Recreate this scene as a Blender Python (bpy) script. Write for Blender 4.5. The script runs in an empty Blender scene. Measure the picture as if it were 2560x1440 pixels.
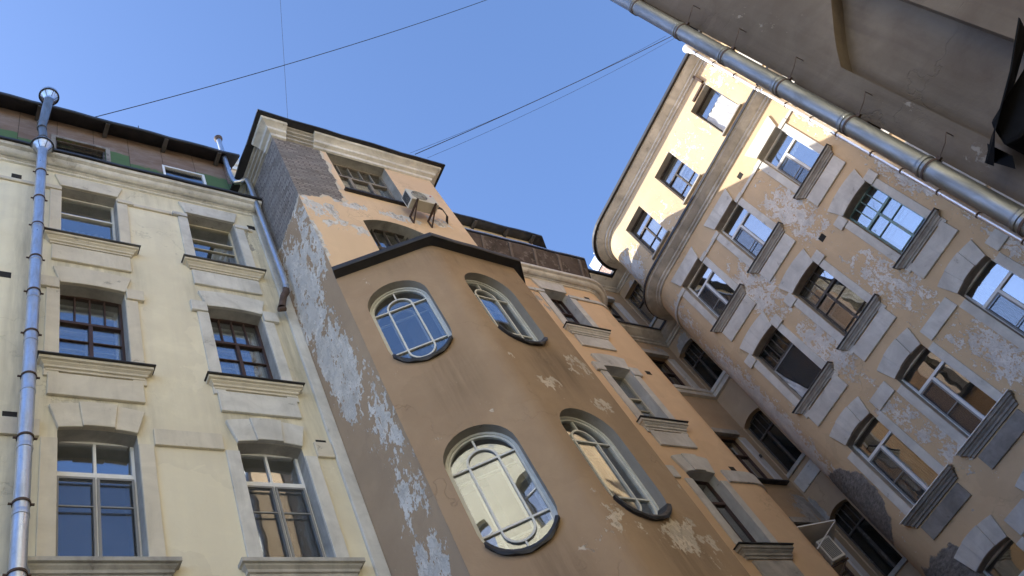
import bpy, math, random
from mathutils import Vector, Matrix
from mathutils.geometry import tessellate_polygon
random.seed(7)
PI=math.pi
C=bpy.context.scene.collection
# ------------------------------------------------------------------ materials
class NT:
    def __init__(s,name):
        s.m=bpy.data.materials.new(name); s.m.use_nodes=True
        s.t=s.m.node_tree; s.t.nodes.clear()
        s.out=s.n('ShaderNodeOutputMaterial')
        s._p=None
    def n(s,t): return s.t.nodes.new(t)
    def put(s,sock,v):
        if isinstance(v,bpy.types.NodeSocket): s.t.links.new(v,sock)
        elif isinstance(v,(tuple,list)) and len(v)==3 and sock.type=='RGBA': sock.default_value=(*v,1)
        else: sock.default_value=v
    @property
    def pos(s):
        if s._p is None: s._p=s.n('ShaderNodeNewGeometry').outputs['Position']
        return s._p
    def math(s,op,a,b=0.0,c=None,clamp=False):
        n=s.n('ShaderNodeMath'); n.operation=op; n.use_clamp=clamp
        s.put(n.inputs[0],a); s.put(n.inputs[1],b)
        if c is not None: s.put(n.inputs[2],c)
        return n.outputs[0]
    def vm(s,op,a,b):
        n=s.n('ShaderNodeVectorMath'); n.operation=op
        s.put(n.inputs[0],a); s.put(n.inputs[1],b)
        return n.outputs['Value'] if op in('LENGTH','DISTANCE','DOT_PRODUCT') else n.outputs[0]
    def noise(s,v,scale,detail=4,rough=.55,dist=0):
        n=s.n('ShaderNodeTexNoise'); s.put(n.inputs['Vector'],v)
        n.inputs['Scale'].default_value=scale; n.inputs['Detail'].default_value=detail
        n.inputs['Roughness'].default_value=rough; n.inputs['Distortion'].default_value=dist
        return n.outputs[0]
    def mr(s,v,a,b,c=0.,d=1.,smooth=False):
        n=s.n('ShaderNodeMapRange'); n.clamp=True
        if smooth: n.interpolation_type='SMOOTHSTEP'
        s.put(n.inputs[0],v)
        for i,x in enumerate((a,b,c,d)): s.put(n.inputs[i+1],x)
        return n.outputs[0]
    def mix(s,f,a,b):
        n=s.n('ShaderNodeMix'); n.data_type='RGBA'
        s.put(n.inputs[0],f); s.put(n.inputs[6],a); s.put(n.inputs[7],b)
        return n.outputs[2]
    def sep(s,v):
        n=s.n('ShaderNodeSeparateXYZ'); s.put(n.inputs[0],v); return n.outputs
    def comb(s,x,y,z):
        n=s.n('ShaderNodeCombineXYZ'); s.put(n.inputs[0],x); s.put(n.inputs[1],y); s.put(n.inputs[2],z); return n.outputs[0]
    def bump(s,h,strength=.5,dist=.02):
        n=s.n('ShaderNodeBump'); s.put(n.inputs['Height'],h)
        n.inputs['Strength'].default_value=strength; n.inputs['Distance'].default_value=dist
        return n.outputs[0]
    def bsdf(s,col,rough=.85,metal=0.,spec=.3,normal=None,**k):
        b=s.n('ShaderNodeBsdfPrincipled'); s.put(b.inputs['Base Color'],col)
        s.put(b.inputs['Roughness'],rough); s.put(b.inputs['Metallic'],metal)
        b.inputs['Specular IOR Level'].default_value=spec
        if normal is not None: s.put(b.inputs['Normal'],normal)
        for kk,v in k.items(): s.put(b.inputs[kk],v)
        s.t.links.new(b.outputs[0],s.out.inputs[0]); return b
def mul(c,k): return tuple(x*k for x in c)
def field(t,blobs):
    """sum of soft ellipsoids: where the paint has come off"""
    tot=None
    for (x,y,z,rx,ry,rz,w) in blobs:
        d=t.vm('SUBTRACT',t.pos,(x,y,z)); d=t.vm('DIVIDE',d,(rx,ry,rz)); l=t.vm('LENGTH',d,(0,0,0))
        v=t.mr(l,1.15,.25,0.,w,True)
        tot=v if tot is None else t.math('MAXIMUM',tot,v)
    return tot if tot is not None else 0.0
def plaster(name,base,dirt=.18,blobs=(),thr=.70,gain=.26,pscale=1.1,under=(.56,.55,.53),under2=(.36,.35,.33),
            zstretch=.6,brick=None,cement=(),crack=.3,stains=(),m2amt=.7,frag=.48,ystretch=1.,halo=.02):
    t=NT(name); p=t.pos
    n1=t.noise(p,.28,3,.6,.4); n2=t.noise(p,1.7,6,.62,.3); n3=t.noise(p,22,4,.6)
    st=t.noise(t.vm('MULTIPLY',p,(2.6,2.6,.16)),1.,4,.6)
    col=t.mix(t.mr(n1,.35,.68),base,mul(base,1-dirt*.8))
    col=t.mix(t.mr(n2,.42,.75,0,.55),col,(base[0]*(1-dirt*1.2),base[1]*(1-dirt*1.35),base[2]*(1-dirt*1.3)))
    col=t.mix(t.mr(st,.5,.72,0,.6),col,(base[0]*(1-dirt*1.1),base[1]*(1-dirt*1.15),base[2]*(1-dirt)))
    col=t.mix(t.mr(n2,.45,.25,0,.35),col,tuple(min(1,x*1.12) for x in base))
    rv=t.n('ShaderNodeTexVoronoi'); rv.inputs['Scale'].default_value=.62
    t.put(rv.inputs['Vector'],t.vm('ADD',p,t.vm('MULTIPLY',t.n_col(p,1.3),(1.3,1.3,1.3))))
    rs=t.sep(rv.outputs['Color'])
    col=t.mix(t.mr(rs[0],.62,.64,0,.22),col,mul(base,.86)); col=t.mix(t.mr(rs[1],.7,.72,0,.25),col,tuple(min(1,x*1.1) for x in base))
    if stains:
        sf=field(t,stains); sn=t.noise(t.vm('MULTIPLY',p,(4.5,4.5,.35)),1.2,6,.68)
        col=t.mix(t.math('MULTIPLY',sf,t.mr(sn,.36,.66,.1,.8)),col,mul(base,.42))
    vor=t.n('ShaderNodeTexVoronoi'); vor.feature='DISTANCE_TO_EDGE'; vor.inputs['Scale'].default_value=.5
    t.put(vor.inputs['Vector'],t.vm('ADD',p,t.vm('MULTIPLY',t.n_col(p,2.2),(1.6,1.6,1.6))))
    cr=t.math('MULTIPLY',t.mr(vor.outputs[0],.012,.003),t.mr(t.noise(p,.5,2),.52,.62))
    col=t.mix(t.math('MULTIPLY',cr,crack),col,mul(base,.45))
    h=t.math('MULTIPLY',n3,.12); h=t.math('ADD',h,t.math('MULTIPLY',n2,.9)); h=t.math('SUBTRACT',h,t.math('MULTIPLY',cr,.25))
    f=field(t,blobs)
    pn=t.noise(t.vm('MULTIPLY',p,(1,ystretch,zstretch)),pscale,12,.69,.5)
    pn=t.math('ADD',pn,t.math('MULTIPLY',t.math('SUBTRACT',t.noise(t.vm('MULTIPLY',p,(1,1,.7)),pscale*4.5,6,.68),.5),frag))
    thv=t.math('SUBTRACT',thr,t.math('MULTIPLY',f,gain))
    d=t.math('SUBTRACT',pn,thv)
    m0=t.mr(d,-halo,-halo+.008); m1=t.mr(d,0.,.008); m2=t.mr(t.math('ADD',d,t.math('MULTIPLY',t.math('SUBTRACT',n2,.5),.3)),.09,.13)
    u=t.mix(t.mr(t.noise(p,3.,6,.65),.35,.65),under,mul(under,.74))
    u=t.mix(t.math('MULTIPLY',m2,m2amt),u,t.mix(t.mr(n3,.3,.7),under2,mul(under2,.8)))
    col=t.mix(t.math('MULTIPLY',m0,.4),col,tuple(min(1,x*1.25+.03) for x in base))
    col=t.mix(m1,col,u); h=t.math('SUBTRACT',h,t.math('ADD',t.math('MULTIPLY',m1,.85),t.math('MULTIPLY',m2,.4)))
    if cement:
        cf=field(t,cement); cn=t.math('ADD',cf,t.math('MULTIPLY',t.math('SUBTRACT',t.noise(p,2.,7,.6),.5),.7))
        cm=t.mr(cn,.42,.46)
        cc=t.mix(t.mr(t.noise(t.vm('MULTIPLY',p,(1,1,2.5)),7,8,.75),.3,.7),(.09,.085,.078),(.40,.375,.345)); col=t.mix(cm,col,cc)
        h=t.math('ADD',h,t.math('MULTIPLY',cm,t.math('MULTIPLY',t.noise(t.vm('MULTIPLY',p,(1,1,2.5)),9,7,.75),2.2)))
    if brick:
        bm,rim=brick(t,n2); col=t.mix(t.math('MULTIPLY',rim,.85),col,(.62,.57,.49)); h=t.math('SUBTRACT',h,t.math('MULTIPLY',rim,.5))
        x,y,z=t.sep(p)[:3]
        bt=t.n('ShaderNodeTexBrick'); t.put(bt.inputs['Vector'],t.comb(t.math('ADD',x,y),z,0.))
        bt.inputs['Scale'].default_value=1.; bt.inputs['Brick Width'].default_value=.3; bt.inputs['Row Height'].default_value=.098
        bt.inputs['Mortar Size'].default_value=.014; bt.inputs['Mortar Smooth'].default_value=.3
        bt.inputs['Color1'].default_value=(.21,.175,.155,1); bt.inputs['Color2'].default_value=(.40,.355,.325,1); bt.inputs['Mortar'].default_value=(.085,.08,.075,1)
        bc=t.mix(t.mr(t.noise(p,1.2,6,.65),.4,.75),bt.outputs['Color'],(.25,.24,.23))
        bc=t.mix(t.mr(n3,.4,.8,0,.5),bc,(.12,.11,.10))
        col=t.mix(bm,col,bc)
        bh=t.math('SUBTRACT',t.math('MULTIPLY',n3,.5),t.math('MULTIPLY',bt.outputs['Fac'],.9))
        n=t.n('ShaderNodeMix'); t.put(n.inputs[0],bm); t.put(n.inputs[2],h); t.put(n.inputs[3],t.math('SUBTRACT',bh,3.)); h=n.outputs[0]
    t.bsdf(col,t.mr(n2,.3,.7,.78,.95),0.,.25,t.bump(h,.75,.03))
    return t.m
def _ncol(s,v,scale):
    n=s.n('ShaderNodeTexNoise'); s.put(n.inputs['Vector'],v); n.inputs['Scale'].default_value=scale; n.inputs['Detail'].default_value=5
    return n.outputs['Color']
NT.n_col=_ncol
def stone(name,base,dirt=(.16,.15,.13),amt=.6,scale=1.6,chips=.66):
    t=NT(name); p=t.pos
    n=t.noise(p,scale,7,.65,.6); n3=t.noise(p,30,3,.6); st=t.noise(t.vm('MULTIPLY',p,(5,5,.6)),1.3,5,.65,.3)
    col=t.mix(t.mr(n,.38,.72,0,amt),base,dirt); col=t.mix(t.mr(st,.5,.75,0,amt*.7),col,mul(base,.62))
    col=t.mix(t.mr(n,.4,.25,0,.5),col,tuple(min(1,c*1.15) for c in base))
    cn=t.math('ADD',t.noise(p,3.3,8,.7,.5),t.math('MULTIPLY',t.math('SUBTRACT',n,.5),.35)); ch=t.mr(cn,chips,chips+.012)
    col=t.mix(t.math('MULTIPLY',ch,.75),col,t.mix(n3,mul(base,.38),mul(base,.7)))
    h=t.math('SUBTRACT',t.math('ADD',t.math('MULTIPLY',n,1.),t.math('MULTIPLY',n3,.2)),t.math('MULTIPLY',ch,.6))
    t.bsdf(col,.85,0.,.25,t.bump(h,.6,.02)); return t.m
def paint(name,base,rough=.5,dirt=.25,scale=3.,metal=0.,spec=.4,worn=None):
    t=NT(name); p=t.pos
    n=t.noise(p,scale,6,.65,.3); n2=t.noise(p,18,3,.6)
    col=t.mix(t.mr(n,.4,.75),base,mul(base,1-dirt)); col=t.mix(t.mr(n2,.5,.8,0,.3),col,mul(base,1-dirt))
    if worn: col=t.mix(t.mr(t.noise(p,5.,7,.7),.56,.6,0,.9),col,worn)
    t.bsdf(col,t.mr(n,.3,.7,max(.05,rough-.12),rough+.12),metal,spec,t.bump(n,.25,.01)); return t.m
def glassmat(name,tint=(.78,.82,.82),base=.2,ior=1.55,wave=.12):
    t=NT(name); p=t.pos
    nb=t.bump(t.noise(p,.9,2,.5),wave,.03)
    lw=t.n('ShaderNodeLayerWeight'); lw.inputs[0].default_value=.5; t.put(lw.inputs['Normal'],nb)
    f=t.math('ADD',t.math('MULTIPLY',t.math('POWER',lw.outputs['Facing'],4.),1-base),base,clamp=True)
    tr=t.n('ShaderNodeBsdfTransparent'); tr.inputs[0].default_value=(*tint,1)
    gl=t.n('ShaderNodeBsdfGlossy'); gl.inputs['Roughness'].default_value=.012; gl.inputs[0].default_value=(.93,.95,.97,1); t.put(gl.inputs['Normal'],nb)
    df=t.n('ShaderNodeBsdfDiffuse'); df.inputs[0].default_value=(.35,.36,.36,1)
    m0=t.n('ShaderNodeMixShader'); t.put(m0.inputs[0],t.mr(t.noise(p,1.3,5,.6),.4,.8,.01,.07)); t.t.links.new(tr.outputs[0],m0.inputs[1]); t.t.links.new(df.outputs[0],m0.inputs[2])
    m=t.n('ShaderNodeMixShader'); t.put(m.inputs[0],f); t.t.links.new(m0.outputs[0],m.inputs[1]); t.t.links.new(gl.outputs[0],m.inputs[2])
    t.t.links.new(m.outputs[0],t.out.inputs[0]); return t.m
def galv(name,base,rough=.33):
    t=NT(name); p=t.pos
    n=t.noise(t.vm('MULTIPLY',p,(6,6,1.2)),1.5,5,.6,.4); n2=t.noise(p,14,3,.6)
    v=t.n('ShaderNodeTexVoronoi'); v.inputs['Scale'].default_value=26.; t.put(v.inputs['Vector'],p)
    col=t.mix(t.mr(n,.38,.7),base,mul(base,.62)); col=t.mix(t.math('MULTIPLY',v.outputs['Distance'],.25),col,mul(base,.7))
    col=t.mix(t.mr(n2,.6,.75,0,.35),col,(.28,.27,.25))
    t.bsdf(col,t.mr(n,.3,.7,rough-.07,rough+.16),.9,.5,t.bump(t.noise(p,5.,3,.5),.22,.02)); return t.m
def boards(name):
    t=NT(name); p=t.pos; x,y,z=t.sep(p)[:3]
    n=t.noise(t.vm('MULTIPLY',p,(.8,.8,3.)),1.6,6,.65,.4)
    col=t.mix(t.mr(n,.35,.7),(.175,.115,.082),(.25,.185,.15)); col=t.mix(t.mr(t.noise(p,2.5,6,.7),.5,.8,0,.7),col,(.30,.25,.22))
    pan=t.n('ShaderNodeTexWhiteNoise'); pan.noise_dimensions='1D'; t.put(pan.inputs['W'],t.math('FLOOR',t.math('DIVIDE',x,.83)))
    gz=t.math('ADD',t.math('MULTIPLY',t.math('SUBTRACT',n,.5),.7),t.mr(pan.outputs[0],.2,.8,21.55,22.02))
    g=t.math('MULTIPLY',t.mr(t.math('SUBTRACT',gz,z),-.02,.03),t.mr(t.noise(t.vm('MULTIPLY',p,(1,1,.2)),.55,3),.42,.46))
    col=t.mix(g,col,t.mix(n,(.07,.13,.055),(.11,.175,.085)))
    fr=t.math('FRACT',t.math('DIVIDE',x,.83)); seam=t.mr(t.math('ABSOLUTE',t.math('SUBTRACT',fr,.5)),.488,.495)
    col=t.mix(t.math('MULTIPLY',seam,.8),col,(.05,.04,.03))
    t.bsdf(col,.85,0.,.2,t.bump(t.math('SUBTRACT',n,seam),.5,.02)); return t.m
M={}
M['cream']=plaster('cream plaster',(.83,.765,.585),.17,[(5.9,9,18.2,.5,.6,1.2,.9),(6.1,9,13,.3,.6,4,.5)],thr=.78,gain=.3,under=(.5,.47,.4),stains=[(u,9,z,1.15,.5,1.3,1.) for u in(2.29,4.92) for z in(15.6,11.4,7.5)]+[(5.9,9,15,.4,.5,6,1.),(1.25,9,14,.45,.5,9,.8),(3.6,9,19.3,4,.5,.5,.45)])
M['cream_trim']=stone('cream trim plaster',(.67,.615,.505),(.42,.375,.31),.5)
M['grey_trim']=stone('grey painted trim',(.68,.665,.62),(.38,.37,.345),.65)
M['cornice']=stone('weathered cornice',(.80,.785,.74),(.36,.355,.335),.8,1.1,.62)
M['cornice_dirty']=stone('sooty cornice',(.66,.65,.615),(.24,.237,.227),.85,1.3)
M['reveal_grey']=stone('grey painted reveal',(.34,.31,.27),(.23,.21,.185),.6)
M['sill_grey']=stone('sooty sill stone',(.50,.48,.44),(.20,.19,.175),.75,2.)
def tbrick(t,n2):
    x,y,z=t.sep(t.pos)[:3]
    wob=t.math('MULTIPLY',t.math('SUBTRACT',t.noise(t.pos,1.6,7,.65),.5),.9)
    zl=t.math('ADD',17.55,t.math('MULTIPLY',t.math('SUBTRACT',x,6.25),.34)); 
    wob=t.math('ADD',wob,t.math('MULTIPLY',t.math('SUBTRACT',t.noise(t.pos,9.,4,.65),.5),.16))
    d=t.math('MINIMUM',t.math('ADD',t.math('SUBTRACT',z,zl),wob),t.math('ADD',t.math('SUBTRACT',7.5,x),t.math('MULTIPLY',wob,.45)))
    rw=t.mr(t.noise(t.pos,2.3,4,.6),.4,.65,.0,.11)
    return t.mr(d,0.,.015),t.math('GREATER_THAN',t.math('ADD',d,rw),0.)
M['tower']=plaster('orange tower plaster',(.80,.60,.405),.14,
   [(6.25,7.5,15.9,.2,.55,2.3,1.),(6.25,8.4,15.2,.2,.8,2.8,1.15),(6.25,7.9,12.2,.2,.75,2.,1.05),(6.25,7.65,10.2,.2,.5,1.8,.85),(6.25,7.7,8.6,.2,.6,1.,.7),(6.25,7.9,7.3,.2,.55,.9,1.05),
    (6.6,7.28,17.2,.7,.3,.75,1.15),(7.6,7.28,17.75,.9,.3,.3,.9),(7.1,7.28,16.45,.8,.3,.5,.75),(8.9,7.28,17.75,1.3,.3,.3,.85),(10.2,7.28,18.1,.7,.3,.45,.9),(7.2,7.28,15.2,.8,.3,.5,.45)],
   thr=.70,gain=.28,pscale=2.1,under=(.76,.75,.74),under2=(.38,.36,.335),brick=tbrick,zstretch=.5)
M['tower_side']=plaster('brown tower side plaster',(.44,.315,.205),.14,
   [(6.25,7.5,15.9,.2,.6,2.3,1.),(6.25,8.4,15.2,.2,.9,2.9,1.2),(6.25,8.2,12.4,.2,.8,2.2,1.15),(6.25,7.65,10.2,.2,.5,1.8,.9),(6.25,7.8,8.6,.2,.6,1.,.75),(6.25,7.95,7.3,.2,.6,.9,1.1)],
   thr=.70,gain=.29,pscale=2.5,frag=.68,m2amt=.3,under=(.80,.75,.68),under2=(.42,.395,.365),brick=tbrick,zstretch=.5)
M['bay']=plaster('brown bay plaster',(.385,.268,.17),.2,
   [(9.5,6.2,10.3,.5,.4,.55,.75),(8.45,6.15,9.6,.45,.3,.3,.75),(9.4,6.2,9.2,.3,.4,.35,.7),(8.1,6.15,6.4,.5,.3,.4,.8),(9.0,6.2,6.2,.6,.4,.5,1.),(9.5,6.2,6.2,.4,.4,.8,1.),(9.5,6.2,13.4,.4,.4,.3,.4),(7.0,6.7,13.7,.3,.4,.3,.3)],
   thr=.69,gain=.25,pscale=2.2,frag=.55,under=(.66,.55,.43),under2=(.5,.42,.33),stains=[(7.1,6.7,10.1,.6,.6,1.1,.75),(8.9,6.2,10.2,.75,.5,1.1,.9),(7.1,6.7,5.9,.6,.6,1.1,.8),(8.9,6.2,5.9,.8,.5,1.1,.9),(8.,6.2,13.6,2.5,1.,.45,.6)])
M['orange']=plaster('orange wing plaster',(.79,.57,.355),.12,[(14.3,8.88,18.5,.6,.3,1.6,.8)],thr=.77,gain=.25,under=(.5,.47,.42))
yB=[(19.5,3.66,16.4,.9,1.0,2.1,.86),(19.5,3.66,12.6,.9,.85,2.2,.78),(19.5,3.66,10.2,.9,.7,1.2,.55),(19.5,6.05,16.,.9,.85,1.9,.95),(19.5,6.0,13.,.9,.75,1.8,.95),(19.5,6.05,10.2,.9,.6,1.8,.75),
    (19.5,.95,17.5,.9,.75,2.4,.85),(19.5,1.1,14.,.9,.8,2.,.9),(19.5,1.2,10.,.9,.8,2.6,.85),(19.5,3.55,9.2,.9,.7,1.6,.92),(19.5,5.9,8.9,.9,.5,1.,.75),
    (20.,8.7,13.6,1.,.85,5.,1.25),(20.,8.3,18.2,1.,.6,1.2,.75),(19.9,8.5,21.3,1.2,1.1,1.5,.95),(19.5,6.6,21.,1.,1.6,1.4,.5),(19.5,4,21.6,1.,2.,1.5,.5),(19.5,1.4,22.,1.,1.3,1.4,.6)]
M['ochre']=plaster('ochre plaster peeling',(.665,.50,.315),.15,yB,thr=.70,gain=.285,pscale=4.0,m2amt=.25,frag=.62,under=(.86,.825,.765),under2=(.62,.56,.49),zstretch=.75,
   cement=[(20.1,8.6,9.85,1.2,1.25,1.5,1.2),(19.8,8.2,5.7,1.5,1.9,2.7,1.2)],halo=.012)
M['recess']=plaster('shaded ochre recess plaster',(.52,.395,.265),.16,[(21,10.3,11.6,.8,.3,.8,1.4),(21.3,9.8,19.,.3,.7,.6,1.),(20.6,10.3,19.,.8,.3,.4,.9),(21.3,9.5,22,.3,1,1.5,.6)],thr=.72,gain=.24,pscale=1.5,under=(.5,.49,.47))  # ochre paint with the recess shade put into a darker base colour
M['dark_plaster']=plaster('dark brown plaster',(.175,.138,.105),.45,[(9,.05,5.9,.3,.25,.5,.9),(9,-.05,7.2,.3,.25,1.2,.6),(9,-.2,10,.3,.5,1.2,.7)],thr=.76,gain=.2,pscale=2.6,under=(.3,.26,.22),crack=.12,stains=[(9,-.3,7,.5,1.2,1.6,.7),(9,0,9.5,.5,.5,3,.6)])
M['pale']=plaster('pale yellow plaster',(.82,.755,.55),.1,[(2,-6.2,21.5,8,1,1.2,.6)],thr=.76,stains=[(2,-6.2,22,9,1,1.5,.6)])
M['roof']=paint('dark roof sheet',(.045,.045,.05),.55,.4)
M['flash']=paint('black flashing',(.03,.03,.034),.5,.3)
M['black']=paint('tarred sheet',(.008,.008,.009),.75,.3,spec=.1)
M['sill_sheet']=paint('grey sill sheet',(.10,.10,.105),.5,.4)
M['soot']=stone('sooty lower sill',(.32,.305,.285),(.13,.125,.117),.8,2.)
M['soffit']=paint('dark soffit boards',(.10,.09,.085),.8,.5,2.5)
M['soffit_red']=paint('weathered soffit boards',(.12,.092,.075),.85,.65,2.,worn=(.2,.17,.15))
M['rafter']=paint('rafter wood',(.22,.18,.15),.85,.4)
M['boards']=boards('painted attic boards')
M['galv']=galv('galvanised sheet',(.66,.70,.76)); M['galv_dark']=galv('dull zinc',(.30,.31,.315),.42); M['galv_bright']=galv('bright zinc',(.86,.87,.9),.36)
M['pvc']=paint('white plastic frame',(.82,.82,.81),.35,.1)
def screenmat():
    t=NT('insect screen'); d=t.n('ShaderNodeBsdfDiffuse'); d.inputs[0].default_value=(.10,.105,.115,1); tr=t.n('ShaderNodeBsdfTransparent')
    m=t.n('ShaderNodeMixShader'); m.inputs[0].default_value=.2; t.t.links.new(tr.outputs[0],m.inputs[1]); t.t.links.new(d.outputs[0],m.inputs[2]); t.t.links.new(m.outputs[0],t.out.inputs[0]); return t.m
M['screen']=screenmat()
M['screen_frame']=paint('grey screen frame',(.27,.27,.27),.5,.15)
M['brown_wood']=paint('brown wood frame',(.065,.035,.027),.5,.3)
M['dark_wood']=paint('grey brown wood frame',(.085,.07,.06),.65,.35,worn=(.16,.14,.12))
M['turq']=paint('turquoise wood frame',(.25,.40,.41),.55,.25,worn=(.36,.42,.4))
M['old_wood']=paint('weathered wood',(.30,.265,.22),.7,.4,worn=(.16,.13,.11))
M['sill_mid']=stone('grimy sill stone',(.47,.45,.415),(.22,.21,.195),.75,2.)
M['cream_wood']=paint('cream wood frame',(.55,.50,.38),.5,.2)
M['grey_wood']=paint('grey white frame',(.68,.67,.62),.5,.2)
M['white_reveal']=paint('white painted reveal',(.66,.66,.66),.7,.15)
M['glass']=glassmat('window glass',base=.33,wave=.25); M['glass_oval']=glassmat('bay window glass',(.84,.87,.87),base=.21,wave=.13); M['glass_clear']=glassmat('clear window glass',(.86,.88,.88),base=.27,wave=.25); M['glass_dark']=glassmat('dull window glass',(.5,.5,.48),base=.05,wave=.3)
M['interior']=paint('dark room',(.15,.145,.135),.9,.3); M['interior_oval']=paint('stair hall wall',(.20,.2,.19),.9,.2)
M['curtain']=paint('pale curtain',(.5,.49,.45),.9,.2)
M['film']=paint('white plastic film',(.62,.63,.64),.35,.45,5.)
M['ac']=paint('beige plastic casing',(.62,.59,.51),.5,.15); M['grille']=paint('dark grille',(.05,.05,.05),.5,.1)
M['rust']=paint('rusty iron',(.10,.065,.05),.8,.4); M['cable']=paint('cable rubber',(.03,.03,.035),.6,.1)
M['hole']=paint('dark hole',(.025,.023,.02),.9,.2); M['white']=paint('white board',(.7,.7,.68),.6,.15)
M['red']=paint('red paint',(.5,.05,.06),.5,.1)
M['ground']=paint('paving',(.17,.165,.155),.9,.3,1.)
def cbrick():
    t=NT('rough brick'); p=t.pos; x,y,z=t.sep(p)[:3]
    b=t.n('ShaderNodeTexBrick'); t.put(b.inputs['Vector'],t.comb(t.math('ADD',x,y),z,0.)); b.inputs['Scale'].default_value=1.
    b.inputs['Brick Width'].default_value=.25; b.inputs['Row Height'].default_value=.075; b.inputs['Mortar Size'].default_value=.014
    b.inputs['Color1'].default_value=(.32,.13,.07,1); b.inputs['Color2'].default_value=(.5,.3,.2,1); b.inputs['Mortar'].default_value=(.5,.45,.4,1)
    t.bsdf(b.outputs[0],.9,0.,.2,t.bump(t.math('MULTIPLY',b.outputs['Fac'],-1.),.6,.02)); return t.m
M['chim']=cbrick()
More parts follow.
